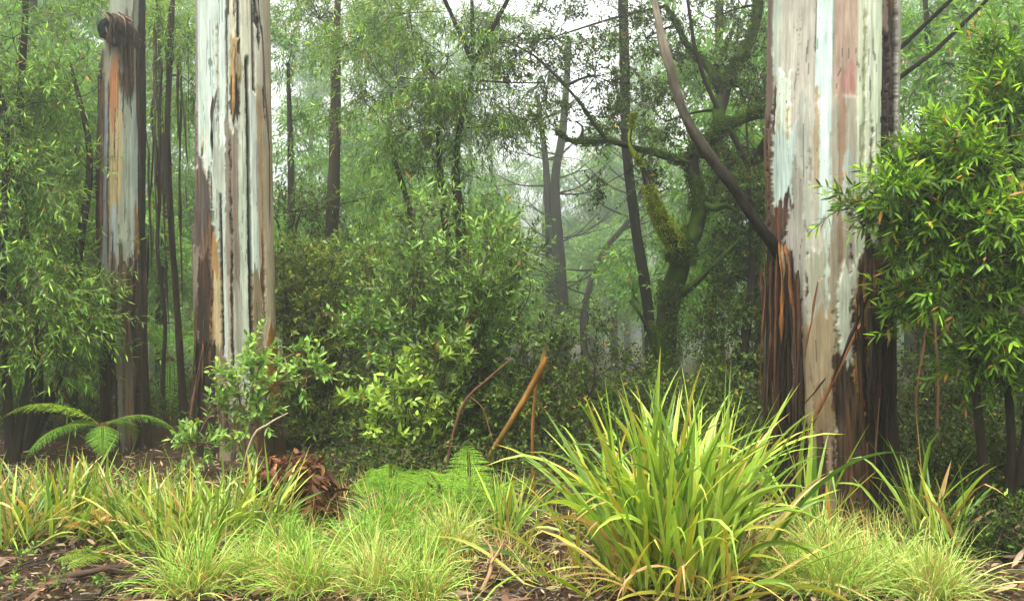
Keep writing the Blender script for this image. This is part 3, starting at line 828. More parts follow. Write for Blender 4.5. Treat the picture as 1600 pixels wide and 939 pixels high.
def mossy():
    Y = 10.9
    t = thing("mossy_tree", gp(1030, Y), "dark crooked tree with yellow-green moss on its forked limbs", "tree")
    w = Geo(); ms = Geo(); cr = Geo(); r = rng(77)
    dk = srgb(34, 30, 24)
    allS = []
    k = Y / FPX
    segs = [([(1030, 700, 0), (1032, 600, 0), (1046, 480, 0), (1062, 415, -.05), (1070, 385, -.1)], [30, 25, 22, 21, 20]),
            ([(1068, 390, -.1), (1088, 350, -.1), (1092, 310, -.1), (1082, 255, -.1), (1092, 228, -.1)], [19, 16, 14, 12, 12]),
            ([(1092, 232, -.1), (1120, 212, -.2), (1150, 190, -.3), (1200, 174, -.4), (1240, 165, -.4)], [12, 12, 11, 9, 7]),
            ([(1066, 392, -.1), (1046, 365, -.3), (1028, 335, -.4), (1016, 300, -.5), (1006, 268, -.5), (985, 225, -.6), (990, 180, -.6)], [17, 14, 11, 8, 5, 3, 2]),
            ([(1120, 214, -.2), (1128, 160, .2), (1150, 100, .5), (1178, 50, .8), (1190, -40, 1.0)], [13, 13, 11, 10, 9]),
            ([(1130, 150, .2), (1108, 105, .5), (1080, 80, .7), (1058, 40, .8), (1040, 10, .8)], [9, 8, 7, 6, 5]),
            ([(1084, 258, -.1), (1060, 252, -.2), (1044, 246, -.3), (1010, 236, -.3), (950, 222, -.4), (900, 222, -.4), (868, 205, -.5)], [8, 7, 6, 6, 5, 4, 3]),
            ([(1092, 318, -.1), (1115, 325, -.2), (1135, 322, -.2), (1150, 330, -.2)], [7, 6, 5, 3]),
            ([(1088, 345, -.1), (1108, 315, .1), (1120, 280, .2), (1150, 250, .3)], [9, 8, 6, 4]),
            ([(950, 222, -.4), (925, 190, -.5), (905, 160, -.6), (880, 130, -.6)], [4, 3, 3, 2]),
            ([(1034, 560, -.1), (1005, 500, -.2), (985, 470, -.2)], [6, 4, 3]),
            ([(1046, 480, 0), (1090, 440, -.1), (1130, 400, -.2), (1160, 370, -.2)], [6, 5, 4, 3])]
    for i, (pts, rd) in enumerate(segs):
        P = [at(a, b, Y + d) for a, b, d in pts]
        if i == 0: P[0][2] = float(ground_z(P[0][0], Y)) - .1
        S = tube(w, P, [q * k * .74 for q in rd], dk, 20, 14, .34, i * 3, moss=(srgb(104, 120, 22) if i == 3 else srgb(42, 56, 12), .40 if i == 3 else .50))
        allS.append(S)
        # moss tufts: heavy on the left fork
        dens = {3: 9000, 0: 12000, 1: 5000, 2: 2600, 4: 3000, 6: 2200, 5: 1500}.get(i, 200)
        tt = r.random(dens) * (len(S) - 1); a = tt.astype(int); fr = (tt - a)[:, None]
        c0 = S[a] * (1 - fr) + S[np.minimum(a + 1, len(S) - 1)] * fr
        rr = np.interp(tt / (len(S) - 1), np.linspace(0, 1, len(rd)), rd) * k
        d = nrm(r.normal(size=(dens, 3)) + np.array([-.35, -.3, .35]))
        P_ = c0 + d * rr[:, None] * (.92 + .2 * r.random((dens, 1)))
        patch = vnoise(P_[:, 0] * 5 + 30, P_[:, 2] * 5, 9) > (.30 + .25 * (tt / len(S)) if i == 3 else .38)
        P_ = P_[patch]; d = d[patch]; n = len(P_)
        place(ms, LEAF_LO, P_, d + r.normal(size=(n, 3)) * .5, r.normal(size=(n, 3)) + UP, .02 + .03 * r.random(n) ** 2, .010 + .012 * r.random(n),
              (srgb(112, 126, 18) if i == 3 else srgb(58, 76, 16)) * np.exp(r.normal(size=(n, 1)) * .3))
    for b in [pb(930, 120, 11.1, 80, 55, 170), pb(1010, 60, 11.6, 70, 50, 150), pb(1040, 190, 11.3, 50, 40, 100), pb(1120, 110, 11.5, 60, 50, 90), pb(1160, 150, 11.3, 45, 35, 80),
              pb(860, 60, 11.7, 80, 60, 190), pb(900, 190, 10.9, 50, 30, 80), pb(1150, 290, 11.1, 60, 50, 120), pb(1165, 230, 11.5, 45, 40, 90), pb(780, 60, 11.9, 80, 60, 160), pb(980, 270, 11.2, 45, 40, 80), pb(1110, 30, 12.3, 70, 40, 60)]:
        b = (b[0], b[1], int(b[2] * .75)); A_ = np.vstack(allS); s_ = A_[int(np.argmin(np.linalg.norm(A_ - b[0], axis=1)))]; tube(w, [s_, (s_ + b[0]) / 2 + np.array([.05, 0, .04]), b[0]], [.02, .014, .008], dk, 6, 5, .2, 5); foliage(cr, *b, K_small, int(r.integers(1e6)), sub=max(4, b[2] // 14), wood=w, wcol=dk)
    w.build("trunk", M_bark, t, True); ms.build("moss", M_moss, t); cr.build("crown", [M_leafdim, M_twig], t)
mossy()

# misty leafless-looking pair in the centre and others
for i, (pts, rp, Y, lab) in enumerate([
        ([(880, 600), (878, 480), (872, 380), (868, 280), (880, 200), (890, 60)], [12, 11, 9, 7, 6, 4], 26.0, "dim trunk with spidery branches, thicker of the pair in the central mist"),
        ([(872, 600), (860, 470), (858, 360), (852, 250), (840, 150)], [8, 7, 6, 5, 3], 27.0, "thinner trunk beside the spidery branched one in the central mist"),
        ([(920, 590), (912, 500), (940, 400), (985, 340), (1020, 250)], [6, 6, 5, 4, 3], 25.0, "faint bent sapling arching right through the central mist")]):
    def spid(w, cr, t, pts=pts, Y=Y, i=i):
        r = rng(300 + i)
        for q in range(16):
            a = r.random() * .8 + .15; S = smooth([at(p[0], p[1], Y) for p in pts], 8); s = S[int(a * (len(S) - 1))]
            sg = 1 if q % 2 else -1
            L = .6 + 1.3 * r.random()
            e = s + np.array([sg * L, r.normal() * .5, L * (.3 + .5 * r.random())])
            m = (s + e) / 2 + np.array([0, 0, -.12 * L])
            tube(w, [s, m, e], [.03, .02, .008], DARKW, 5, 5, .1, q)
            e2 = e + np.array([sg * .4, 0, .5 * r.normal()]); tube(w, [m, (m + e2) / 2 + r.normal(size=3) * .1, e2], [.015, .006], DARKW, 4, 4, seed=q)
    pole("misty_tree", lab, pts, Y, rp, 310 + i, K=K_fog, extra=spid, blobs=[pb(pts[-1][0], pts[-1][1] + 20, Y, 60, 40, 60)])

# ================================================================ FOLIAGE TREES OF THE MIDDLE GROUND
def leafy(name, label, base_px, Y, stems, blobs, K, seed, cat="tree", group=None, rp=9, wcol=DARKW, leafm=None, thin=1.0, over=()):
    """stems: list of pixel point lists above the base"""
    b = gp(base_px, Y)
    t = thing(name, b, label, cat, group)
    w = Geo(); cr = Geo(); r = rng(seed); allP = []
    for q, s in enumerate(stems):
        P = [b + r.normal(size=3) * np.array([.01, .01, 0])] + [at(p[0], p[1], Y + (p[2] if len(p) > 2 else 0)) for p in s]
        allP.append(tube(w, P, [rp * Y / FPX, rp * .8 * Y / FPX, rp * .3 * Y / FPX], wcol, 8, 6, .12, seed + q))
    A = np.vstack(allP)
    blobs = [(C, R * (1.18 if K is K_bright else 1.0), int(n * thin)) for C, R, n in blobs] + [(np.array(c), np.array([q, q, q * .6]), 260) for c, q in over]  # over: unseen crown blobs added overhead to shade the understorey
    for C, R, n in blobs:
        d = np.linalg.norm(A - C, axis=1) + np.where(A[:, 2] > C[2], 1.5, 0)
        s = A[int(np.argmin(d))]; L = np.linalg.norm(C - s)
        m = s + (C - s) * .5 + np.array([0, 0, -.05 * L]) + r.normal(size=3) * .06 * L
        tube(w, [s, m, C], [.006 + .008 * L, .006], wcol, 5, 4, .1, seed)
        foliage(cr, C, R, n, K, int(r.integers(1e6)), sub=max(4, n // 14), wood=w, wcol=wcol)
    w.build("trunk" if cat == "tree" else "stems", M_bark, t, True)
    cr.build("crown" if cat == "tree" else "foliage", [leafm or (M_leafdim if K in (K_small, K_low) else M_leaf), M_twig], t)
    return t

# far left willowy wattles
leafy("wattle_tree", "feathery drooping wattle filling the upper left corner", 40, 9.6, [[(60, 600), (40, 400), (30, 200), (40, 0), (20, -120)], [(100, 560), (125, 380), (140, 240), (110, 100)]],
      [pb(20, 60, 9.6, 70, 60, 190), pb(30, 170, 9.4, 70, 60, 220), pb(110, 150, 9.8, 50, 50, 150), pb(20, 280, 9.3, 70, 60, 230), pb(110, 260, 9.8, 50, 60, 180), pb(60, -40, 9.8, 90, 50, 160), pb(30, 380, 9.3, 70, 60, 220), pb(115, 370, 9.8, 45, 55, 160), pb(-50, 200, 9.6, 60, 120, 200)],
      K_lance, 401, thin=.58)
leafy("wattle_tree", "shorter bushy wattle low at the left edge under the feathery one", 20, 9.0, [[(40, 620), (60, 500)], [(10, 600), (0, 480)]],
      [pb(20, 460, 9.0, 60, 50, 190), pb(100, 450, 9.3, 50, 50, 170), pb(50, 540, 9.0, 70, 45, 150), pb(120, 540, 9.6, 40, 40, 90), pb(-40, 520, 9.0, 50, 70, 120)], K_lance, 402, thin=.9, over=[((-5.6, 8.8, 6.0), 1.3), ((-6.4, 9.6, 6.4), 1.3), ((-7.2, 10.8, 6.6), 1.2)])
leafy("wattle_tree", "misty wattle seen in the gap between the two left gums", 250, 15, [[(250, 500), (260, 300), (240, 100)]],
      [pb(250, 60, 15, 60, 60, 140), pb(270, 180, 15, 45, 50, 110), pb(235, 380, 15, 40, 50, 100), pb(285, 420, 15, 40, 60, 130), pb(250, 500, 15, 50, 50, 140), pb(280, 560, 14, 60, 40, 120)], K_fog, 403, thin=.6)
leafy("wattle_tree", "hazy wattle crown just right of the second gum's upper trunk", 450, 14, [[(450, 500), (455, 300), (450, 100)]],
      [pb(455, 70, 14, 50, 60, 140), pb(450, 190, 14, 40, 40, 70), pb(470, 330, 14, 45, 40, 130), pb(465, 280, 14.5, 40, 30, 60), pb(440, 400, 13, 40, 50, 120), pb(570, 310, 14.5, 50, 40, 120), pb(580, 370, 14, 50, 40, 140)], K_fog, 404, thin=.5)
leafy("wattle_tree", "broad leafy tree with twin stems in the middle, left of the misty gap", 690, 11.2, [[(700, 560), (704, 420), (690, 300), (680, 120)], [(672, 560), (650, 420), (640, 330), (610, 230)], [(720, 400), (712, 250), (740, 100)]],
      [pb(620, 120, 11.2, 60, 50, 190), pb(700, 90, 11.0, 65, 50, 220), pb(770, 140, 11.2, 60, 45, 180), pb(640, 200, 11.0, 60, 45, 190), pb(720, 190, 11.2, 50, 40, 160), pb(690, 260, 11.2, 45, 40, 120), pb(620, 270, 11.4, 40, 35, 90),
       pb(560, 60, 12, 70, 50, 190), pb(640, 20, 12, 80, 40, 210), pb(760, 20, 12, 80, 40, 200), pb(800, 190, 11.6, 40, 25, 60), pb(700, 340, 11.6, 40, 40, 90), pb(740, 330, 11.6, 40, 30, 60), pb(850, 130, 12, 45, 35, 90), pb(560, 150, 12, 40, 30, 80)], K_lance, 405, thin=.68, over=[((-1.5, 10.2, 6.8), 1.2), ((.9, 10.0, 6.8), 1.2), ((-.3, 11.4, 7.2), 1.3)])
leafy("wattle_tree", "dense dark tree between the mossy tree and the right gum", 1140, 11.0, [[(1160, 560), (1175, 420), (1170, 260)]],
      [pb(1165, 370, 11.5, 45, 45, 150), pb(1150, 430, 11.5, 40, 45, 140), pb(1175, 450, 11.2, 40, 50, 150), pb(1150, 520, 11.2, 50, 45, 160), pb(1180, 560, 10.8, 45, 50, 150), pb(1130, 590, 11, 50, 40, 130), pb(1180, 310, 11, 40, 40, 110), pb(1185, 120, 12, 40, 70, 90)], K_small, 406, over=[((1.9, 11.2, 6.8), 1.2), ((4.4, 9.4, 6.2), 1.3), ((5.2, 8.2, 5.6), 1.3), ((3.3, 10.4, 6.6), 1.3), ((4.2, 7.8, 5.2), 1.0), ((6.0, 9.8, 6.0), 1.3)])
leafy("wattle_tree", "bluish misty tree behind, right of the right gum's upper trunk", 1450, 15, [[(1460, 560), (1465, 300), (1450, 60), (1440, -60)], [(1520, 400), (1540, 150)]],
      [pb(1440, 200, 15, 60, 45, 150), pb(1430, 60, 15.5, 60, 50, 120), pb(1500, 120, 15, 60, 50, 150), pb(1560, 50, 15, 70, 60, 180), pb(1500, 20, 15.5, 70, 50, 150), pb(1450, 280, 15, 60, 40, 150), pb(1560, 200, 15, 60, 60, 150), pb(1500, 380, 14, 90, 60, 200)], K_fog, 407, thin=.6)
# near right glossy shrub
leafy("glossy_shrub", "large glossy bright green shrub overlapping the right gum at the right edge", 1560, 6.3,
      [[(1540, 760), (1520, 560), (1500, 420), (1440, 330), (1360, 330)], [(1600, 700), (1610, 500), (1590, 320), (1570, 150)], [(1580, 720), (1570, 560), (1545, 420), (1530, 280)]],
      [pb(1385, 305, 6.2, 48, 30, 100), pb(1440, 285, 6.2, 52, 38, 130), pb(1500, 260, 6.2, 50, 40, 130), pb(1560, 210, 6.3, 50, 50, 140), pb(1590, 120, 6.4, 45, 50, 110), pb(1570, 300, 6.2, 50, 45, 130), pb(1430, 350, 6.2, 55, 35, 120),
       pb(1500, 345, 6.1, 60, 45, 150), pb(1570, 400, 6.1, 55, 50, 150), pb(1470, 430, 6.3, 60, 40, 120), pb(1530, 480, 6.3, 60, 45, 130), pb(1590, 530, 6.3, 45, 50, 110), pb(1430, 480, 6.6, 35, 30, 40), pb(1640, 250, 6.3, 50, 90, 120), pb(1640, 450, 6.3, 50, 90, 100), pb(1555, 560, 6.3, 40, 25, 40)],
      K_bright, 420, thin=.7, cat="shrub", rp=8)
# middle bushes
GB = "leafy bushes across the middle of the clearing edge"
r = rng(4301)
lanky("leafy_bush", "pale-tipped tall bush standing under the twin-stemmed tree in the middle", "bush", 700, 9.8, K_bush,
      [(560 + 300 * r.random(), 300 + 260 * r.random() ** .8, 9.0 + 1.3 * r.random()) for q in range(32)], 430, GB, srgb(70, 56, 42), .013, .85, .25)
lanky("leafy_bush", "olive bush crowding the right side of the second gum", "bush", 500, 10.3, Kind(L=.08, W=.022, k=12, tw=.26, droop=.3, up=.2, col=(60, 84, 22), col2=(132, 146, 54), f2=.33, var=.4),
      [(440 + 140 * r.random(), 385 + 120 * r.random(), 9.9 + .9 * r.random()) for q in range(15)], 431, GB, srgb(58, 46, 36), .012, 1.1, .25)
lanky("leafy_bush", "light green broad-leaved bush low in front of the tall pale-tipped bush", "bush", 640, 8.6, Kind(L=.085, W=.032, k=10, tw=.16, droop=.1, up=.3, col=(74, 104, 28), col2=(146, 170, 70), f2=.42, var=.35, hi=True),
      [(560 + 190 * r.random(), 530 + 130 * r.random(), 8.2 + .8 * r.random()) for q in range(11)], 432, GB, srgb(60, 46, 34), .009, .6, .2)
leafy("leafy_bush", "dim bush in the shade behind the orange broken stick", 840, 9.6, [[(850, 620), (860, 560)], [(920, 620), (930, 570)]],
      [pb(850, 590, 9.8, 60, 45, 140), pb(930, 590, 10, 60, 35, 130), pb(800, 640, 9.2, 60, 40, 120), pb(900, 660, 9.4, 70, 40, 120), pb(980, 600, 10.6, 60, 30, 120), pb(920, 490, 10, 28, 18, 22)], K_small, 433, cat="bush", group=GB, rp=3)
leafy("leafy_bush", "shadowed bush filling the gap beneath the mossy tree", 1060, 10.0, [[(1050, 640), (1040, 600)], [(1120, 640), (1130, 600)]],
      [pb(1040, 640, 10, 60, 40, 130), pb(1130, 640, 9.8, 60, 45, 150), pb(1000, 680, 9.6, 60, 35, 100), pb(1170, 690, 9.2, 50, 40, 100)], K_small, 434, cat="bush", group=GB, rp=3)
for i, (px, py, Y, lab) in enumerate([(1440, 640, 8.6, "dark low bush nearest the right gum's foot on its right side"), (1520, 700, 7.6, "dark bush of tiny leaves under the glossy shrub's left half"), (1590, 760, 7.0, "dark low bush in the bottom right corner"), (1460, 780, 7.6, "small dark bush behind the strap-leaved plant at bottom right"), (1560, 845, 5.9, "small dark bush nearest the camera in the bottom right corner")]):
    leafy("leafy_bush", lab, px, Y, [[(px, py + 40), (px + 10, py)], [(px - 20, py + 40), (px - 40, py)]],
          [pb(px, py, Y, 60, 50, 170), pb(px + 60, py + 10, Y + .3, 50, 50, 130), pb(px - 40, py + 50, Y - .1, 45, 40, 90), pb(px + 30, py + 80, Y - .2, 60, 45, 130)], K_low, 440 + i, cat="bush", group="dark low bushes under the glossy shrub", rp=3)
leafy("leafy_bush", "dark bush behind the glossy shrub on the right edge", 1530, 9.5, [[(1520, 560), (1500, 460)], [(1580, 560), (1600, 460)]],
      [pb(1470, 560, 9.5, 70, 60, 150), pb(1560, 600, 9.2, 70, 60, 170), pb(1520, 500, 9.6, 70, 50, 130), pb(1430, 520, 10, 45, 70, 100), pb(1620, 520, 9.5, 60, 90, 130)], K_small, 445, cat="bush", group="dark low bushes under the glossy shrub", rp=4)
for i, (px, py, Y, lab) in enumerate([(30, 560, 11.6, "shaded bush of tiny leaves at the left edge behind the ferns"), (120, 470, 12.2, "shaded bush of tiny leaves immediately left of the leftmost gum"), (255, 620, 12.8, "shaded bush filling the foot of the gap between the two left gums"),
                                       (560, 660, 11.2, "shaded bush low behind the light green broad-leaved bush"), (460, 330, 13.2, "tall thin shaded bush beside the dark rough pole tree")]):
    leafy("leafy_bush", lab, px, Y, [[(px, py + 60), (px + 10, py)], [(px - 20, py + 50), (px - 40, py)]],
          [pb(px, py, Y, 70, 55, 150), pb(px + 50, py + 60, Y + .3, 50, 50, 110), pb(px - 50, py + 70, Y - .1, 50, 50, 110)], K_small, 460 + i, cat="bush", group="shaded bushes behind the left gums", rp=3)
# sapling in front of the second gum
leafy("sapling", "pale green sapling with fresh leaves in front of the second gum's foot", 385, 8.4, [[(380, 660), (372, 600), (390, 560)], [(400, 650), (440, 590), (475, 575)], [(370, 670), (330, 650), (310, 680)]],
      [pb(385, 575, 8.4, 28, 22, 34), pb(375, 620, 8.3, 32, 24, 38), pb(445, 560, 8.5, 28, 16, 20), pb(480, 590, 8.5, 24, 20, 24), pb(330, 640, 8.3, 28, 16, 22), pb(320, 690, 8.2, 26, 18, 24), pb(395, 660, 8.3, 28, 20, 24), pb(405, 540, 8.5, 18, 14, 10)],
      K_sap, 450, thin=.55, cat="sapling", rp=2.2, leafm=M_leafsoft, wcol=srgb(120, 104, 74))

# ================================================================ MISTY FOREST BEHIND
def forest_template(kind, seed, h, K, nb, spread, name, label, group, loc, dens=75):
    r = rng(seed)
    path = [np.array([0, 0, -.4]), np.array([r.normal() * .15, 0, h * .35]), np.array([r.normal() * .3, 0, h * .7]), np.array([r.normal() * .4, 0, h])]
    blobs = []
    for i in range(nb):
        z = h * (.30 + .72 * r.random()); s = spread * (1.15 - .5 * z / h)
        a = r.random() * 6.28; q = s * r.random() ** .5
        blobs.append((np.array([math.cos(a) * q, math.sin(a) * q, z]), np.array([.9, .9, .6]) * (.8 + .5 * r.random()), dens))
    return tree(name, label, "tree", path, [.16, .12, .08, .04], blobs, K, seed, group, DARKW, sides=8)

GF = "misty forest trees behind the clearing edge"
labs = ["tall misty gum with an open crown, fading among its neighbours behind", "bushy misty understorey tree, fading among its neighbours behind", "narrow misty forest tree, fading among its neighbours behind"]
K_far = Kind(L=.17, W=.042, k=9, tw=.5, droop=.4, up=0, col=(74, 120, 40), col2=(116, 152, 58), f2=.3)
t0 = forest_template(0, 901, 11.5, K_far, 22, 2.2, "misty_gum", labs[0], GF, None)
t1 = forest_template(1, 902, 5.0, K_far, 18, 1.7, "misty_understorey_tree", labs[1], GF, None)
t2 = forest_template(2, 903, 9.0, K_far, 16, 1.1, "misty_narrow_tree", labs[2], GF, None)
r = rng(77)
spots = []
for (px, Y, k, s) in [
        (-60, 17, 0, 1), (30, 18, 0, 1.0), (20, 14, 1, 1), (150, 17, 1, 1.0), (190, 23, 2, 1), (345, 24, 1, 1), (590, 22, 1, .9), (700, 24, 1, .9),
         (1110, 19, 0, .9), (1190, 20, 2, 1), (1260, 17, 0, 1), (1500, 22, 0, .9), (1580, 18, 0, 1), (1640, 17, 2, 1.1), (1440, 22, 1, 1), (1560, 13.5, 1, 1), (1120, 14.5, 1, .8),
        (820, 26, 1, .6), (1060, 30, 1, .9), (780, 34, 1, .9), (960, 36, 1, 1.0), (880, 30, 1, .6), (760, 40, 2, .9), (1050, 42, 2, 1), (520, 34, 1, 1), (250, 30, 1, 1), (390, 34, 1, 1.1), (460, 28, 1, .9), (100, 27, 2, 1.2), (1350, 28, 2, 1.2), (1250, 32, 0, 1.1),
        (620, 38, 0, 1.1), (-20, 33, 0, 1.2), (1640, 30, 0, 1.1), (1420, 30, 1, 1.1), (850, 50, 2, 1.1), (980, 52, 2, 1.2), (300, 44, 0, 1.2), (480, 46, 0, 1.25), (340, 32, 0, 1.2), (630, 34, 0, 1.2), (560, 26, 1, 1.3), (90, 36, 0, 1.2), (1430, 38, 0, 1.2), (740, 44, 0, 1.2), (925, 48, 1, 1.9), (1010, 46, 0, 1.2), (240, 36, 0, 1.2)]:
    spots.append((px, Y, k, s))
used = [False] * 3
for px, Y, k, s in spots:
    x = (px - 800) / FPX * Y
    loc = (x, Y, float(ground_z(x, Y)))
    rz = r.random() * 6.28
    src = [t0, t1, t2][k]
    if not used[k]:
        used[k] = True; src.location = loc; src.rotation_euler = (0, 0, rz); src.scale = (s,) * 3
    else:
        copy_tree(src, loc, rz, s)

# the wooded slope closing the view: reads as one mass
g = Geo(); r = rng(5)
for i in range(70):
    x = -38 + 76 * (i + r.random()) / 70; y = 50 + 10 * r.random()
    zc = float(ground_z(x, y))
    foliage(g, (x, y, zc + 2.5 + 2 * r.random()), (2.2, 2.0, 3.2), 110, Kind(L=.34, W=.11, k=8, tw=.9, col=(70, 104, 54), col2=(100, 130, 70)), int(r.integers(1e6)), sub=10)
# unseen woods added on the other sides to block low sky light
for i in range(150):
    u = i / 150 * 3.0 + r.random() * .02
    if u < 1: x, y = -30 + 3 * r.random(), 44 - 66 * u
    elif u < 2: x, y = -30 + 60 * (u - 1), -22 - 4 * r.random()
    else: x, y = 30 - 3 * r.random(), -22 + 66 * (u - 2)
    for zc in (2.2, 5.6, 9.0):
        foliage(g, (x, y, zc + r.random()), (2.2, 1.6, 2.3), 60, Kind(L=.40, W=.14, k=7, tw=.9, col=(70, 104, 54), col2=(100, 130, 70)), int(r.integers(1e6)), sub=8)
o = g.build("far_woods_and_screen", [M_leaf, M_twig], None); tag(o, "pale wooded mass dissolving in the mist behind everything, plus an unseen ring added to block low light", "woods", kind="stuff")

# undergrowth: low tangled cover that nobody could count
g = Geo(); r = rng(6)
for i in range(400):
    y = 7.0 + 9 * r.random() ** 1.2; x = (r.random() - .5) * 1.8 * y
    if x < -.2 * y and y < 10.2: continue
    z = float(ground_z(x, y))
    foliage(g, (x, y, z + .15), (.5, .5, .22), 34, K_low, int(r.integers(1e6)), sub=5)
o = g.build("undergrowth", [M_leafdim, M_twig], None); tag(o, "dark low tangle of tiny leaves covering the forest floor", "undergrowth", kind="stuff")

# ================================================================ FERNS
def frond(g, base, az, L, el, curl, npin, plen, c1, c2, seed, det=10, wid=.013, gapend=.12):
    r = rng(seed)
    t = np.linspace(0, 1, npin)
    ang = el - curl * t ** 1.2
    ds = L / (npin - 1)
    hx = np.concatenate([[0], np.cumsum(np.cos(ang[:-1]) * ds)]); hz = np.concatenate([[0], np.cumsum(np.sin(ang[:-1]) * ds)])
    A = np.array([math.cos(az), math.sin(az), 0]); S = np.array([-math.sin(az), math.cos(az), 0])
    P = np.asarray(base) + A * hx[:, None] + UP * hz[:, None]
    tube(g, P[::max(1, npin // 8)], [.006, .002], srgb(96, 112, 36), 4, 2, seed=seed, mat=0)
    T = A * np.cos(ang)[:, None] + UP * np.sin(ang)[:, None]; Nn = np.cross(T, S)
    prof = np.sin(np.clip((t - gapend) / (1 - gapend), 0, 1) ** .75 * math.pi) ** .8
    sel = (t > gapend) & (t < .995)
    for sg in (-1, 1):
        D = nrm(S * sg + T * .35 - np.abs(Nn) * 0 - UP * .18 + r.normal(size=(npin, 3)) * .05)
        Lp = plen * prof * (.9 + .2 * r.random(npin))
        Q = P[sel]; D_ = D[sel]; Ls = Lp[sel]; T_ = T[sel]; Nz = Nn[sel]
        q = np.linspace(.08, 1, det)
        # pinnules either side of each pinna
        for s2 in (-1, 1):
            PP = Q[:, None] + D_[:, None] * (Ls[:, None] * q[None])[..., None] - UP * (.12 * Ls[:, None] * q[None] ** 2)[..., None]
            X = T_[:, None] * s2 + D_[:, None] * .55
            n = PP.shape[0] * det
            SZ = (Ls[:, None] * .12 * (1 - q[None]) ** .6 + .004).reshape(-1)
            W = np.minimum(Ls[:, None] / det * .95 * np.ones((1, det)), wid * 1.4).reshape(-1)
            mix = r.random((n, 1)) * .6 + .2
            col = (srgb(*c1) * (1 - mix) + srgb(*c2) * mix) * np.exp(r.normal(size=(n, 1)) * .15)
            place(g, LEAF_LO, PP.reshape(-1, 3), np.broadcast_to(X, PP.shape).reshape(-1, 3), (np.abs(Nz[:, 2:3]) * Nz * np.sign(Nz[:, 2:3] + 1e-6))[:, None].repeat(det, 1).reshape(-1, 3) + r.normal(size=(n, 3)) * .12, SZ, W, col)

def fern(name, label, base, fr, cat="fern", group=None, mat=None):
    t = thing(name, base, label, cat, group)
    for i, f in enumerate(fr):
        g = Geo(); frond(g, base, **f, seed=int(abs(base[0]) * 1000) + i)
        g.build("frond", mat or M_fern, t)
    return t

fg = ((70, 125, 30), (140, 180, 60))
def rosette(n, L, el, curl, npin, plen, c=fg, seed=0, az0=0, azr=6.28, det=9, jit=.25):
    r = rng(seed)
    return [dict(az=az0 + azr * (i + .5 * r.random()) / n, L=L * (.8 + .4 * r.random()), el=el + jit * r.normal(), curl=curl * (.8 + .4 * r.random()), npin=npin, plen=plen, c1=c[0], c2=c[1], det=det) for i in range(n)]

b = at(160, 668, 9.0)
tf = fern("tree_fern", "tree fern with a bright arching frond beside the leftmost gum's foot", b, rosette(5, .7, .5, 1.6, 30, .15, seed=1, det=12, c=((60, 104, 28), (110, 150, 50))) +
     [dict(az=math.radians(185), L=1.0, el=.75, curl=1.5, npin=36, plen=.2, c1=(120, 165, 30), c2=(175, 205, 70), det=11)])
g = Geo(); tube(g, [np.array([b[0], b[1] + .02, float(ground_z(b[0], b[1])) - .1]), b - UP * .1, b + UP * .02], [.09, .08, .06], srgb(60, 42, 28), 10, 6, .3, 3); g.build("trunk", M_bark, tf, True)
for i, (px, py, Y, lab) in enumerate([(50, 600, 10.6, "dim fern in shade at the left edge, behind the bright-fronded tree fern"), (110, 570, 11.2, "dim fern immediately left of the leftmost gum trunk"), (265, 560, 12.4, "dim fern in the gap between the two left gums")]):
    b = at(px, py, Y)
    t = fern("tree_fern", lab, b, rosette(10, 1.15, .55, 1.4, 28, .2, seed=20 + i, det=8, c=((56, 104, 34), (104, 150, 56))), group="dim ferns in the shade on the left")
    g = Geo(); tube(g, [np.array([b[0], b[1], float(ground_z(b[0], b[1])) - .1]), b], [.08, .06], srgb(56, 40, 28), 8, 6, .3, 3); g.build("trunk", M_bark, t, True)
GG = "green bracken ferns in the middle of the grass"
for i, (px, Y, n, L, lab, az0, azr) in enumerate([(700, 6.8, 10, .7, "bright green fern behind the pale tussocks, left of the great strap-leaved clump", .4, 3.0), (610, 7.2, 9, .55, "soft green fern behind the left half of the pale tussocks", .2, 3.0),
                                                  (735, 6.6, 7, .7, "green fern pressed against the left side of the great strap-leaved clump", .5, 2.6)]):
    b = gp(px, Y, 0)
    fern("fern", lab, b, rosette(n - 4, L * .85, 1.05, 1.3, 24, .17, seed=30 + i, det=13, az0=az0, azr=azr, c=((66, 104, 24), (124, 158, 50))), group=GG)
fern("fern", "small low fern in the leaf litter, in front of the left strap-leaved clumps", gp(165, 5.75, 0), rosette(7, .38, .5, .9, 22, .085, seed=41, det=8, c=((84, 116, 34), (140, 160, 60))), mat=M_fern)
fern("dry_fern", "orange-brown dying fern between the left strap-leaved clumps", gp(155, 6.3, 0), rosette(6, .42, .7, 1.3, 16, .10, seed=42, det=5, c=((140, 84, 34), (180, 130, 64))), mat=M_dead)

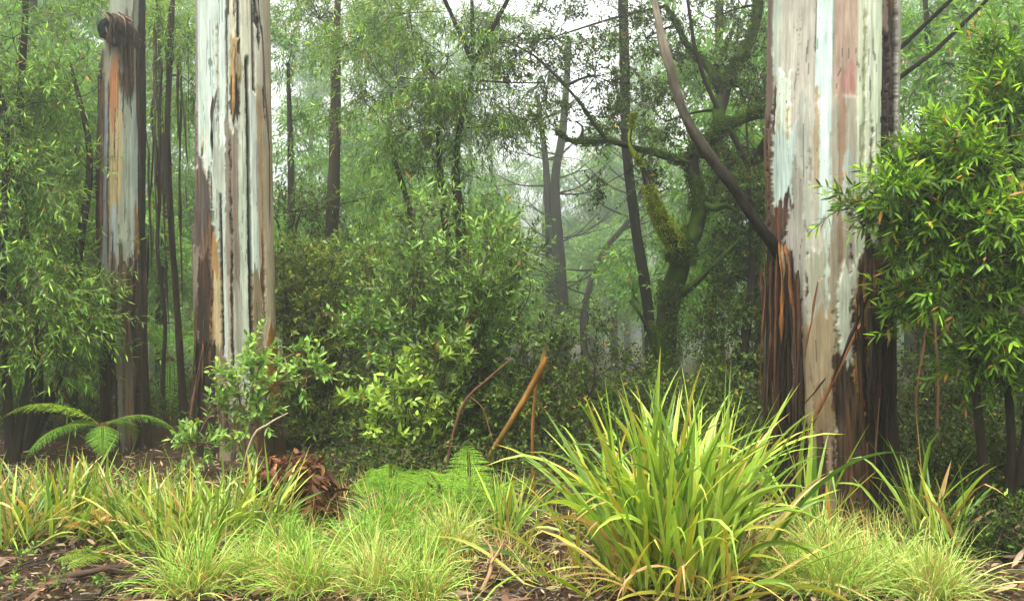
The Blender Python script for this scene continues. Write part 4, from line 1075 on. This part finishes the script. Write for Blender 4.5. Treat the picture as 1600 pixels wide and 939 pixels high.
# dead frond heap
t = thing("dead_fern", gp(455, 6.8, 0), "heap of withered rust-brown fern fronds by the second gum's foot", "dead fern")
b0 = gp(455, 6.8, 0)
g = Geo(); tube(g, [b0 - UP * .05, b0 + UP * .15, b0 + np.array([.02, 0, .38])], [.09, .08, .06], srgb(70, 45, 30), 10, 5, .3, 3); g.build("stump", M_bark, t, True)
r = rng(61)
for i in range(22):
    g = Geo(); az = r.random() * 6.28; n = 11; tt = np.linspace(0, 1, n)
    L = .42 + .2 * r.random(); A = np.array([math.cos(az), math.sin(az), 0]); S = np.array([-math.sin(az), math.cos(az), 0])
    top = b0 + np.array([.07 * r.normal(), .07 * r.normal(), .30 + .12 * r.random()])
    P = top + A * (L * .55 * tt ** .7)[:, None] + UP * (L * (.25 * tt - .95 * tt ** 2))[:, None] + S * (.05 * n1(tt * 2, 70 + i))[:, None]
    P[:, 2] = np.maximum(P[:, 2], ground_z(P[:, 0], P[:, 1]) + .01)
    tube(g, P, [.006, .003], srgb(90, 50, 28), 4, 2, seed=i)
    k = 8; Q = np.repeat(P[1:], k, 0) + r.normal(size=((n - 1) * k, 3)) * .012; m = len(Q)
    D = S * np.where(np.arange(m) % 2, 1, -1)[:, None] * .6 + r.normal(size=(m, 3)) * .45 - UP * .75
    mx = r.random((m, 1))
    place(g, LEAF_HI, Q, D, r.normal(size=(m, 3)), .07 + .07 * r.random(m), .022 + .025 * r.random(m), (srgb(44, 24, 13) * mx + srgb(108, 68, 38) * (1 - mx)) * np.exp(r.normal(size=(m, 1)) * .35))
    g.build("frond", M_dead, t)

# ================================================================ STRAP-LEAVED CLUMPS AND GRASS
def blades(g, base, n, L, w, spread, droop, c1, c2, seed, seg=9, rbase=.12, dead=.06, fold=True, stiff=.5, tipcol=(190, 170, 60), az=None, lean0=None):
    r = rng(seed)
    base = np.asarray(base, float)
    a = r.random(n) * 6.283 if az is None else np.asarray(az)
    q = r.random(n)
    ln = spread * (q ** .8) if lean0 is None else np.asarray(lean0)                       # initial lean from vertical
    Ls = L * (.55 + .5 * r.random(n)) if np.isscalar(L) else np.asarray(L)
    dr = droop * (.15 + 1.0 * r.random(n) ** 1.6) * (.35 + ln / max(spread, .1))
    A = np.stack([np.cos(a), np.sin(a), np.zeros(n)], 1)
    tw = r.normal(size=n) * .5
    S = np.stack([-np.sin(a), np.cos(a), np.zeros(n)], 1)
    t = np.linspace(0, 1, seg)
    kink = (r.random(n) < .12) * r.random(n) * 1.6
    kp = .45 + .4 * r.random(n)
    ang = ln[:, None] + dr[:, None] * t[None] ** (1 + stiff * 2) + kink[:, None] / (1 + np.exp(-(t[None] - kp[:, None]) * 30))
    ang = np.minimum(ang, 2.75)
    ds = Ls[:, None] / (seg - 1)
    h = np.concatenate([np.zeros((n, 1)), np.cumsum(np.sin(ang[:, :-1]) * ds, 1)], 1)
    v = np.concatenate([np.zeros((n, 1)), np.cumsum(np.cos(ang[:, :-1]) * ds, 1)], 1)
    b = base + np.stack([r.normal(size=n), r.normal(size=n), np.zeros(n)], 1) * rbase * .6 + A * (rbase * .5 * q)[:, None]
    side = r.normal(size=n) * .10
    P = b[:, None] + A[:, None] * h[..., None] + S[:, None] * (side[:, None] * Ls[:, None] * t[None] ** 1.5)[..., None] + UP * v[..., None]
    minz = ground_z(P[..., 0], P[..., 1]) + .01 + .03 * r.random((n, 1))
    P[..., 2] = np.maximum(P[..., 2], minz)
    Tn = A[:, None] * np.sin(ang)[..., None] + UP * np.cos(ang)[..., None]
    Nn = np.cross(Tn, np.broadcast_to(S[:, None], Tn.shape))
    tw2 = tw[:, None] + (r.normal(size=n) * .7)[:, None] * t[None]
    Wd = S[:, None] * np.cos(tw2)[..., None] + Nn * np.sin(tw2)[..., None]
    Nn2 = np.cross(Tn, Wd)
    ww = w * (.65 + .6 * r.random(n))[:, None] * (np.clip(.55 + t * 1.6, 0, 1) * np.clip((1 - t) * 2.6, 0, 1) ** .8)[None] + .0004
    Lf = P + Wd * ww[..., None] * .5; Rt = P - Wd * ww[..., None] * .5
    Md = P - Nn2 * (ww * (.22 if fold else 0))[..., None]
    mx = r.random((n, 1))
    C = srgb(*c1) * (1 - mx) + srgb(*c2) * mx
    C = C * np.exp(r.normal(size=(n, 1)) * .18)
    dd = r.random(n) < dead
    C[dd] = srgb(196, 160, 100) * (.55 + .5 * r.random((dd.sum(), 1)))
    tip = np.clip((t[None] - (.80 + .5 * r.random((n, 1)))) * 6, 0, 1)[..., None]
    yl = (r.random(n) < .08)[:, None, None] * np.clip(t[None, :, None] * 1.4 - .3 * r.random((n, 1, 1)), 0, 1)
    tip = np.maximum(tip, yl * .8)
    CC = C[:, None] * (1 - tip) + srgb(*tipcol) * tip
    low = np.clip(1 - t * 6, 0, 1)[None, :, None] * .4
    CC = CC * (1 - low) + srgb(120, 110, 70) * low
    if fold:
        V = np.stack([Lf, Md, Rt], 2); k = 3
        CC = np.repeat(CC[:, :, None], 3, 2) * np.array([1, .85, 1])[None, None, :, None]
    else:
        V = np.stack([Lf, Rt], 2); k = 2; CC = np.repeat(CC[:, :, None], 2, 2)
    V = V.reshape(-1, 3)
    idx = np.arange(n)[:, None, None] * seg * k + np.arange(seg - 1)[None, :, None] * k + np.arange(k - 1)[None, None]
    F = np.stack([idx, idx + 1, idx + 1 + k, idx + k], -1).reshape(-1, 4)
    g.add(V, F, CC.reshape(-1, 3))

def clump(name, label, base, cat, group, mat, calls, part=None):
    g = Geo()
    for kw in calls: blades(g, base, **kw)
    o = g.build(name, mat, None)
    o.data.transform(__import__('mathutils').Matrix.Translation([-float(q) for q in base])); o.location = [float(q) for q in base]
    tag(o, label, cat, group)
    return o

cg1 = (64, 104, 18); cg2 = (172, 198, 78)
bigb = gp(1050, 5.2, 0)
clump("strap_leaved_plant", "huge bright green strap-leaved clump in front, left of the right gum", bigb, "plant", "strap-leaved clumps", M_blade, [
    dict(n=300, L=1.16, w=.028, spread=.6, droop=1.5, c1=cg1, c2=cg2, seed=1, rbase=.26, seg=12),
    dict(n=80, L=.95, w=.024, spread=1.0, droop=2.4, c1=cg1, c2=(190, 205, 70), seed=2, rbase=.36, seg=12, dead=.12),
    dict(n=120, L=.8, w=.02, spread=1.3, droop=1.4, c1=(150, 150, 50), c2=(190, 170, 90), seed=3, rbase=.36, seg=10, dead=.35),
    dict(n=6, L=np.array([1.2, 1.26, 1.18, 1.15, 1.1, 1.15]), w=.032, spread=.2, droop=.1, c1=cg1, c2=cg2, seed=4, rbase=.22, az=np.array([.3, 1.5, 3.0, 2.6, .1, .2]), lean0=np.array([.16, .02, .1, .2, .3, .42]), seg=10, dead=0),
])
GS = "strap-leaved clumps"
for i, (px, Y, n, L, lab) in enumerate([
        (40, 6.15, 110, .85, "strap-leaved clump at the left edge of the clearing"),
        (125, 6.6, 90, .85, "strap-leaved clump right in front of the leftmost gum"),
        (225, 6.4, 80, .8, "strap-leaved clump in front of the gap between the left gums"),
        (290, 5.75, 130, .85, "full strap-leaved clump in front of the second gum, nearest the litter"),
        (375, 6.15, 80, .85, "upright strap-leaved clump just left of the withered fern heap")]):
    b = gp(px, Y, 0)
    clump("strap_leaved_plant", lab, b, "plant", GS, M_blade, [
        dict(n=int(n * 1.1), L=L * .7, w=.019, spread=.9, droop=1.2, c1=(62, 100, 24), c2=(156, 178, 74), seed=50 + i, rbase=.22, seg=9, dead=.05),
        dict(n=n // 2, L=L * .6, w=.016, spread=1.2, droop=1.2, c1=(110, 140, 50), c2=(180, 180, 90), seed=70 + i, rbase=.22, seg=8, dead=.3)])
for i, (px, Y, n, L, lab) in enumerate([
        (1270, 6.2, 16, .95, "few upright strap leaves between the great clump and the right gum's foot"),
        (1440, 6.2, 26, .8, "sparse strap-leaved plant standing right of the right gum's foot"),
        (1490, 5.9, 20, .6, "short strap-leaved plant at the bottom right, right of the sparse one"),
        (790, 6.3, 40, .55, "small strap-leaved clump tucked against the great clump's left side")]):
    b = gp(px, Y, 0)
    clump("strap_leaved_plant", lab, b, "plant", GS, M_blade, [dict(n=n, L=L, w=.026 if i < 3 else .016, spread=.75, droop=.8, c1=cg1, c2=cg2, seed=90 + i, rbase=.08, seg=10)])

# fine pale tussocks
GT = "pale fine-leaved grass tussocks along the front"
proto = []
tc = [((66, 120, 28), (134, 178, 66)), ((90, 134, 40), (164, 190, 90)), ((56, 110, 24), (120, 164, 56)), ((100, 140, 50), (182, 194, 108))]
for v in range(4):
    g = Geo()
    blades(g, (0, 0, 0), 400, .46, .0044, 1.2, 2.6, tc[v][0], tc[v][1], 200 + v, seg=9, rbase=.09, dead=.08, fold=False, tipcol=(190, 196, 110))
    blades(g, (0, 0, 0), 110, .32, .0046, 1.45, 1.6, (150, 130, 76), (206, 184, 130), 220 + v, seg=7, rbase=.10, dead=.5, fold=False, tipcol=(200, 180, 120))
    proto.append(g)
meshes = []
tl = ["left of the fern", ""]
tuss = [(395, 5.15, 3), (480, 5.0, 1), (565, 5.75, 0), (655, 5.55, 2), (610, 6.4, 0), (700, 5.95, 3), (450, 5.65, 0), (300, 4.95, 1), (590, 5.0, 3), (660, 4.95, 1),
        (1225, 5.1, 1), (1290, 5.5, 3), (1345, 5.1, 3), (1405, 5.35, 1), (1465, 4.9, 3), (1300, 4.95, 1)]
tproto = []
for i, (px, Y, v) in enumerate(tuss):
    x = (px - 800) / FPX * Y; loc = (x, Y, float(ground_z(x, Y)))
    grp = GT + (" left of the great clump" if px < 900 else " right of the great clump")
    lab = ("soft pale tussock of hair-fine grass among its twins left of the great strap-leaved clump" if px < 900 else "soft pale tussock of hair-fine grass among its twins right of the great strap-leaved clump")
    if len(tproto) <= v:
        while len(tproto) <= v: tproto.append(None)
    if tproto[v] is None:
        o = proto[v].build("grass_tussock", M_grass, None); tproto[v] = o
    else:
        o = tproto[v].copy(); COL.objects.link(o)
    o.location = loc; o.rotation_euler = (0, 0, i * 1.7); o.scale = (.7 + .35 * ((i * 37) % 10) / 10,) * 3
    tag(o, lab, "grass tussock", grp)

g = Geo(); r = rng(88)
for i in range(60):
    Y = 4.9 + 1.8 * r.random(); px = -20 + 520 * r.random(); x = (px - 800) / FPX * Y; z = float(ground_z(x, Y))
    foliage(g, (x, Y, z + .03), (.05, .05, .02), 3, Kind(L=.035, W=.016, k=6, tw=.06, up=.5, col=(56, 92, 22), col2=(120, 156, 50)), int(r.integers(1e6)), sub=2)
o = g.build("ground_weeds", [M_leafsoft, M_twig], None); tag(o, "tiny green weeds dotted over the leaf litter at bottom left", "weeds", kind="stuff")

# short sparse grass over the whole verge
g = Geo(); r = rng(8)
for i in range(300):
    px = r.random() * 1700 - 50; Y = 4.6 + 3.4 * r.random()
    if (px < 380 and Y < 6.1) or px > 1480 or r.random() < .6: continue
    x = (px - 800) / FPX * Y
    blades(g, (x, Y, float(ground_z(x, Y))), 26, .26, .0045, 1.2, 1.2, (110, 138, 50), (180, 180, 100), 1000 + i, seg=5, rbase=.16, dead=.3, fold=False)
o = g.build("verge_grass", M_grass, None); tag(o, "thin short grass growing between the tussocks", "grass", kind="stuff")

# leaf litter and twigs
g = Geo(); r = rng(9); n = 40000
Y = 4.3 + 6 * r.random(n) ** 1.4; X = (r.random(n) - .5) * 1.9 * Y
Z = ground_z(X, Y) + .004 + .03 * r.random(n) ** 2
cols = np.array([srgb(70, 52, 36), srgb(124, 98, 72), srgb(46, 34, 24), srgb(146, 122, 94), srgb(90, 60, 36), srgb(74, 66, 54)])[r.integers(0, 6, n)] * np.exp(r.normal(size=(n, 1)) * .3)
place(g, LEAF_HI, np.stack([X, Y, Z], 1), np.stack([r.normal(size=n), r.normal(size=n), r.normal(size=n) * .25], 1), np.stack([r.normal(size=n) * .4, r.normal(size=n) * .4, np.ones(n)], 1), .02 + .09 * r.random(n) ** 2, .007 + .02 * r.random(n) ** 1.5, cols)
n = 900; Y = 4.4 + 4 * r.random(n); X = (r.random(n) - .5) * 1.2 * Y; Z = ground_z(X, Y) + .02 + .03 * r.random(n)
cols = np.array([srgb(96, 70, 48), srgb(120, 100, 80), srgb(60, 42, 30), srgb(142, 116, 88)])[r.integers(0, 4, n)] * np.exp(r.normal(size=(n, 1)) * .3)
place(g, LEAF_HI, np.stack([X, Y, Z], 1), np.stack([r.normal(size=n), r.normal(size=n), r.normal(size=n) * .18], 1), np.stack([r.normal(size=n) * .5, r.normal(size=n) * .5, np.ones(n)], 1), .10 + .25 * r.random(n) ** 2, .012 + .03 * r.random(n), cols)
o = g.build("leaf_litter", M_dead, None); tag(o, "brown fallen leaves and bark flakes covering the ground", "leaf litter", kind="stuff")
g = Geo()
for i in range(420):
    Y = 4.4 + 3.4 * r.random(); x = (r.random() - .5) * 1.2 * Y; a = r.random() * 3.14; L = .1 + .35 * r.random() ** 2
    z = float(ground_z(x, Y)) + .015
    d = np.array([math.cos(a), math.sin(a), r.normal() * .08]) * L / 2; c = np.array([x, Y, z])
    tube(g, [c - d, c + np.array([r.normal() * .02, r.normal() * .02, .01]), c + d], [.004 + .003 * r.random(), .002], [DARKW, GREYW, BRN][i % 3], 5, 3, .2, i)
o = g.build("twig_litter", M_twig, None, True); tag(o, "small fallen twigs scattered through the leaf litter", "twig litter", kind="stuff")

# ================================================================ FALLEN AND BROKEN WOOD
def stick(name, label, pts, rad, col, seed, col2=None, forks=(), cat="stick", group=None):
    pts = [np.asarray(p, float) for p in pts]
    g = Geo(); b = pts[0]
    tube(g, pts, rad, col, 10, 8, .18, seed, col2=col2)
    for f, rf in forks: tube(g, f, rf, col, 7, 6, .15, seed + 1)
    o = g.build(name, M_strip, None, True)
    o.data.transform(__import__('mathutils').Matrix.Translation([-float(q) for q in b])); o.location = [float(q) for q in b]
    tag(o, label, cat, group); return o
stick("broken_stick", "orange-brown snapped branch with a dark splintered top, leaning right in the middle", [gp(738, 7.3), at(760, 725, 7.3), at(790, 672, 7.2), at(822, 620, 7.2), at(846, 574, 7.15), at(852, 558, 7.15)],
      [.016, .02, .022, .024, .026, .022], srgb(84, 76, 34), 3, srgb(124, 80, 34), forks=[([at(848, 566, 7.15), at(852, 548, 7.15), at(850, 536, 7.12)], [.024, .018, .006])])
stick("broken_stick", "thin upright orange stick just right of the snapped leaning branch", [gp(834, 7.4), at(832, 690, 7.4), at(834, 640, 7.4), at(840, 590, 7.35)], [.014, .013, .012, .007], srgb(118, 80, 38), 4)
stick("dead_branch", "dark dead branch leaning behind the orange snapped branch", [gp(690, 8.2), at(720, 640, 8.2), at(765, 590, 8.1), at(800, 560, 8.1)], [.012, .014, .010, .006], srgb(90, 62, 46), 5, forks=[([at(735, 620, 8.15), at(755, 640, 8.1), at(770, 690, 8)], [.007, .004])])
stick("dead_branch", "pale forked dead stick at the bottom, left of the great clump", [gp(740, 5.0), at(765, 895, 5.05), at(768, 860, 5.1), at(750, 835, 5.1)], [.012, .011, .008, .004], srgb(160, 130, 96), 6, forks=[([at(767, 880, 5.05), at(785, 850, 5.1), at(790, 830, 5.1)], [.007, .003])])
stick("dead_branch", "thin pale bent branch arching left of the withered fern heap", [gp(362, 7.0), at(392, 690, 7.0), at(420, 662, 7.0), at(450, 645, 7.05)], [.010, .009, .007, .003], srgb(150, 138, 110), 7)
stick("dead_branch", "stout dark fallen branch lying in the leaf litter at bottom left", [gp(90, 5.3, .02), gp(170, 5.35, .05), gp(240, 5.5, .03)], [.02, .018, .008], srgb(64, 50, 40), 8, forks=[([gp(170, 5.35, .05), gp(215, 5.25, .03)], [.008, .004])])
stick("dead_branch", "thin brown stick lying in the litter before the left clumps", [gp(205, 5.05, .02), gp(290, 5.2, .03), gp(380, 5.3, .04)], [.008, .008, .004], srgb(110, 80, 58), 9)
for i, (pts, Y, lab) in enumerate([([(1462, 730), (1466, 600), (1460, 500), (1462, 440)], 8.2, "straight brown dead stem hanging in the shade right of the right gum"), ([(1440, 720), (1432, 620), (1446, 520), (1440, 440)], 8.4, "crooked brown dead stem nearest the right gum's right side"),
                                  ([(1520, 690), (1524, 600), (1520, 500)], 8.0, "reddish dead stem in the shade below the glossy shrub")]):
    b = gp(pts[0][0], Y)
    stick("dead_sapling", lab, [b] + [at(p[0], p[1], Y) for p in pts], [.014, .013, .011, .006], srgb(104, 72, 50), 20 + i, group="dead stems in the shade under the glossy shrub")
# curled grey bark pieces and leaves by the dead frond heap
for i, (px, Y, lab) in enumerate([(395, 6.1, "curled grey bark flake at the foot of the withered fern heap, left one"), (420, 6.2, "curled grey bark flake at the foot of the withered fern heap, right one"), (345, 5.8, "pale grey curled bark flake before the full strap-leaved clump"), (435, 6.55, "broken brown bark slab standing beside the withered fern heap")]):
    b = gp(px, Y, 0); r = rng(300 + i)
    g = Geo(); n = 16; t = np.linspace(0, 1, n); th = np.linspace(-1.1, 1.1, 9)
    rad = .04; L = .16
    ax = nrm(np.array([r.normal(), -.3, .45 if i != 3 else .9]))
    sx = nrm(np.cross(ax, np.array([0, 1, 0]))); sy = np.cross(ax, sx)
    wv = rad * (np.abs(np.sin(t * 3.1)) ** .5 * .7 + .15) * (1 + .7 * n1(t * 9, 40 + i))
    cc = b + UP * .02 + ax * (t * L)[:, None] + sy * (.06 * t * t)[:, None]
    for s_, rr in ((1, 1.0), (0, .88)):
        V = cc[:, None] + (sx * np.sin(th)[:, None])[None] * (wv * rr)[:, None, None] * 1.2 + (sy * np.cos(th)[:, None])[None] * (wv * rr)[:, None, None]
        ii = np.arange(n - 1)[:, None] * 9; jj = np.arange(8)[None]
        g.add(V.reshape(-1, 3), np.stack([ii + jj, ii + jj + 1, ii + jj + 10, ii + jj + 9], -1).reshape(-1, 4), (srgb(136, 126, 116) if i != 3 else srgb(130, 78, 50)) * (.7 + .5 * vnoise(np.arange(n * 9) * .3, np.zeros(n * 9), i))[:, None])
    o = g.build("bark_flake", M_strip, None, True)
    o.data.transform(__import__('mathutils').Matrix.Translation([-float(q) for q in b])); o.location = [float(q) for q in b]
    tag(o, lab, "bark", "bark flakes on the ground")

# ================================================================ MIST
hz_v = np.array([[x, y, z] for x in (-78, 78) for y in (-62, 88) for z in (-8.5, 17.5)], float)
g = Geo(); g.add(hz_v, np.array([[0, 1, 3, 2], [4, 6, 7, 5], [0, 4, 5, 1], [2, 3, 7, 6], [0, 2, 6, 4], [1, 5, 7, 3]]), srgb(255, 255, 255))
m, nt, out = new_mat("mist")
pv = nt.nodes.new("ShaderNodeVolumePrincipled")
pv.inputs['Color'].default_value = (0.93, 0.98, 0.95, 1)
pv.inputs['Density'].default_value = HAZE_DENSITY
pv.inputs['Anisotropy'].default_value = 0.75
nt.links.new(pv.outputs[0], out.inputs['Volume'])
o = g.build("haze", m, None); tag(o, "pale mist hanging through the whole forest", "mist", kind="stuff")
print("objects", len(bpy.data.objects), "polys", sum(len(o.data.polygons) for o in bpy.data.objects if o.type == 'MESH'))
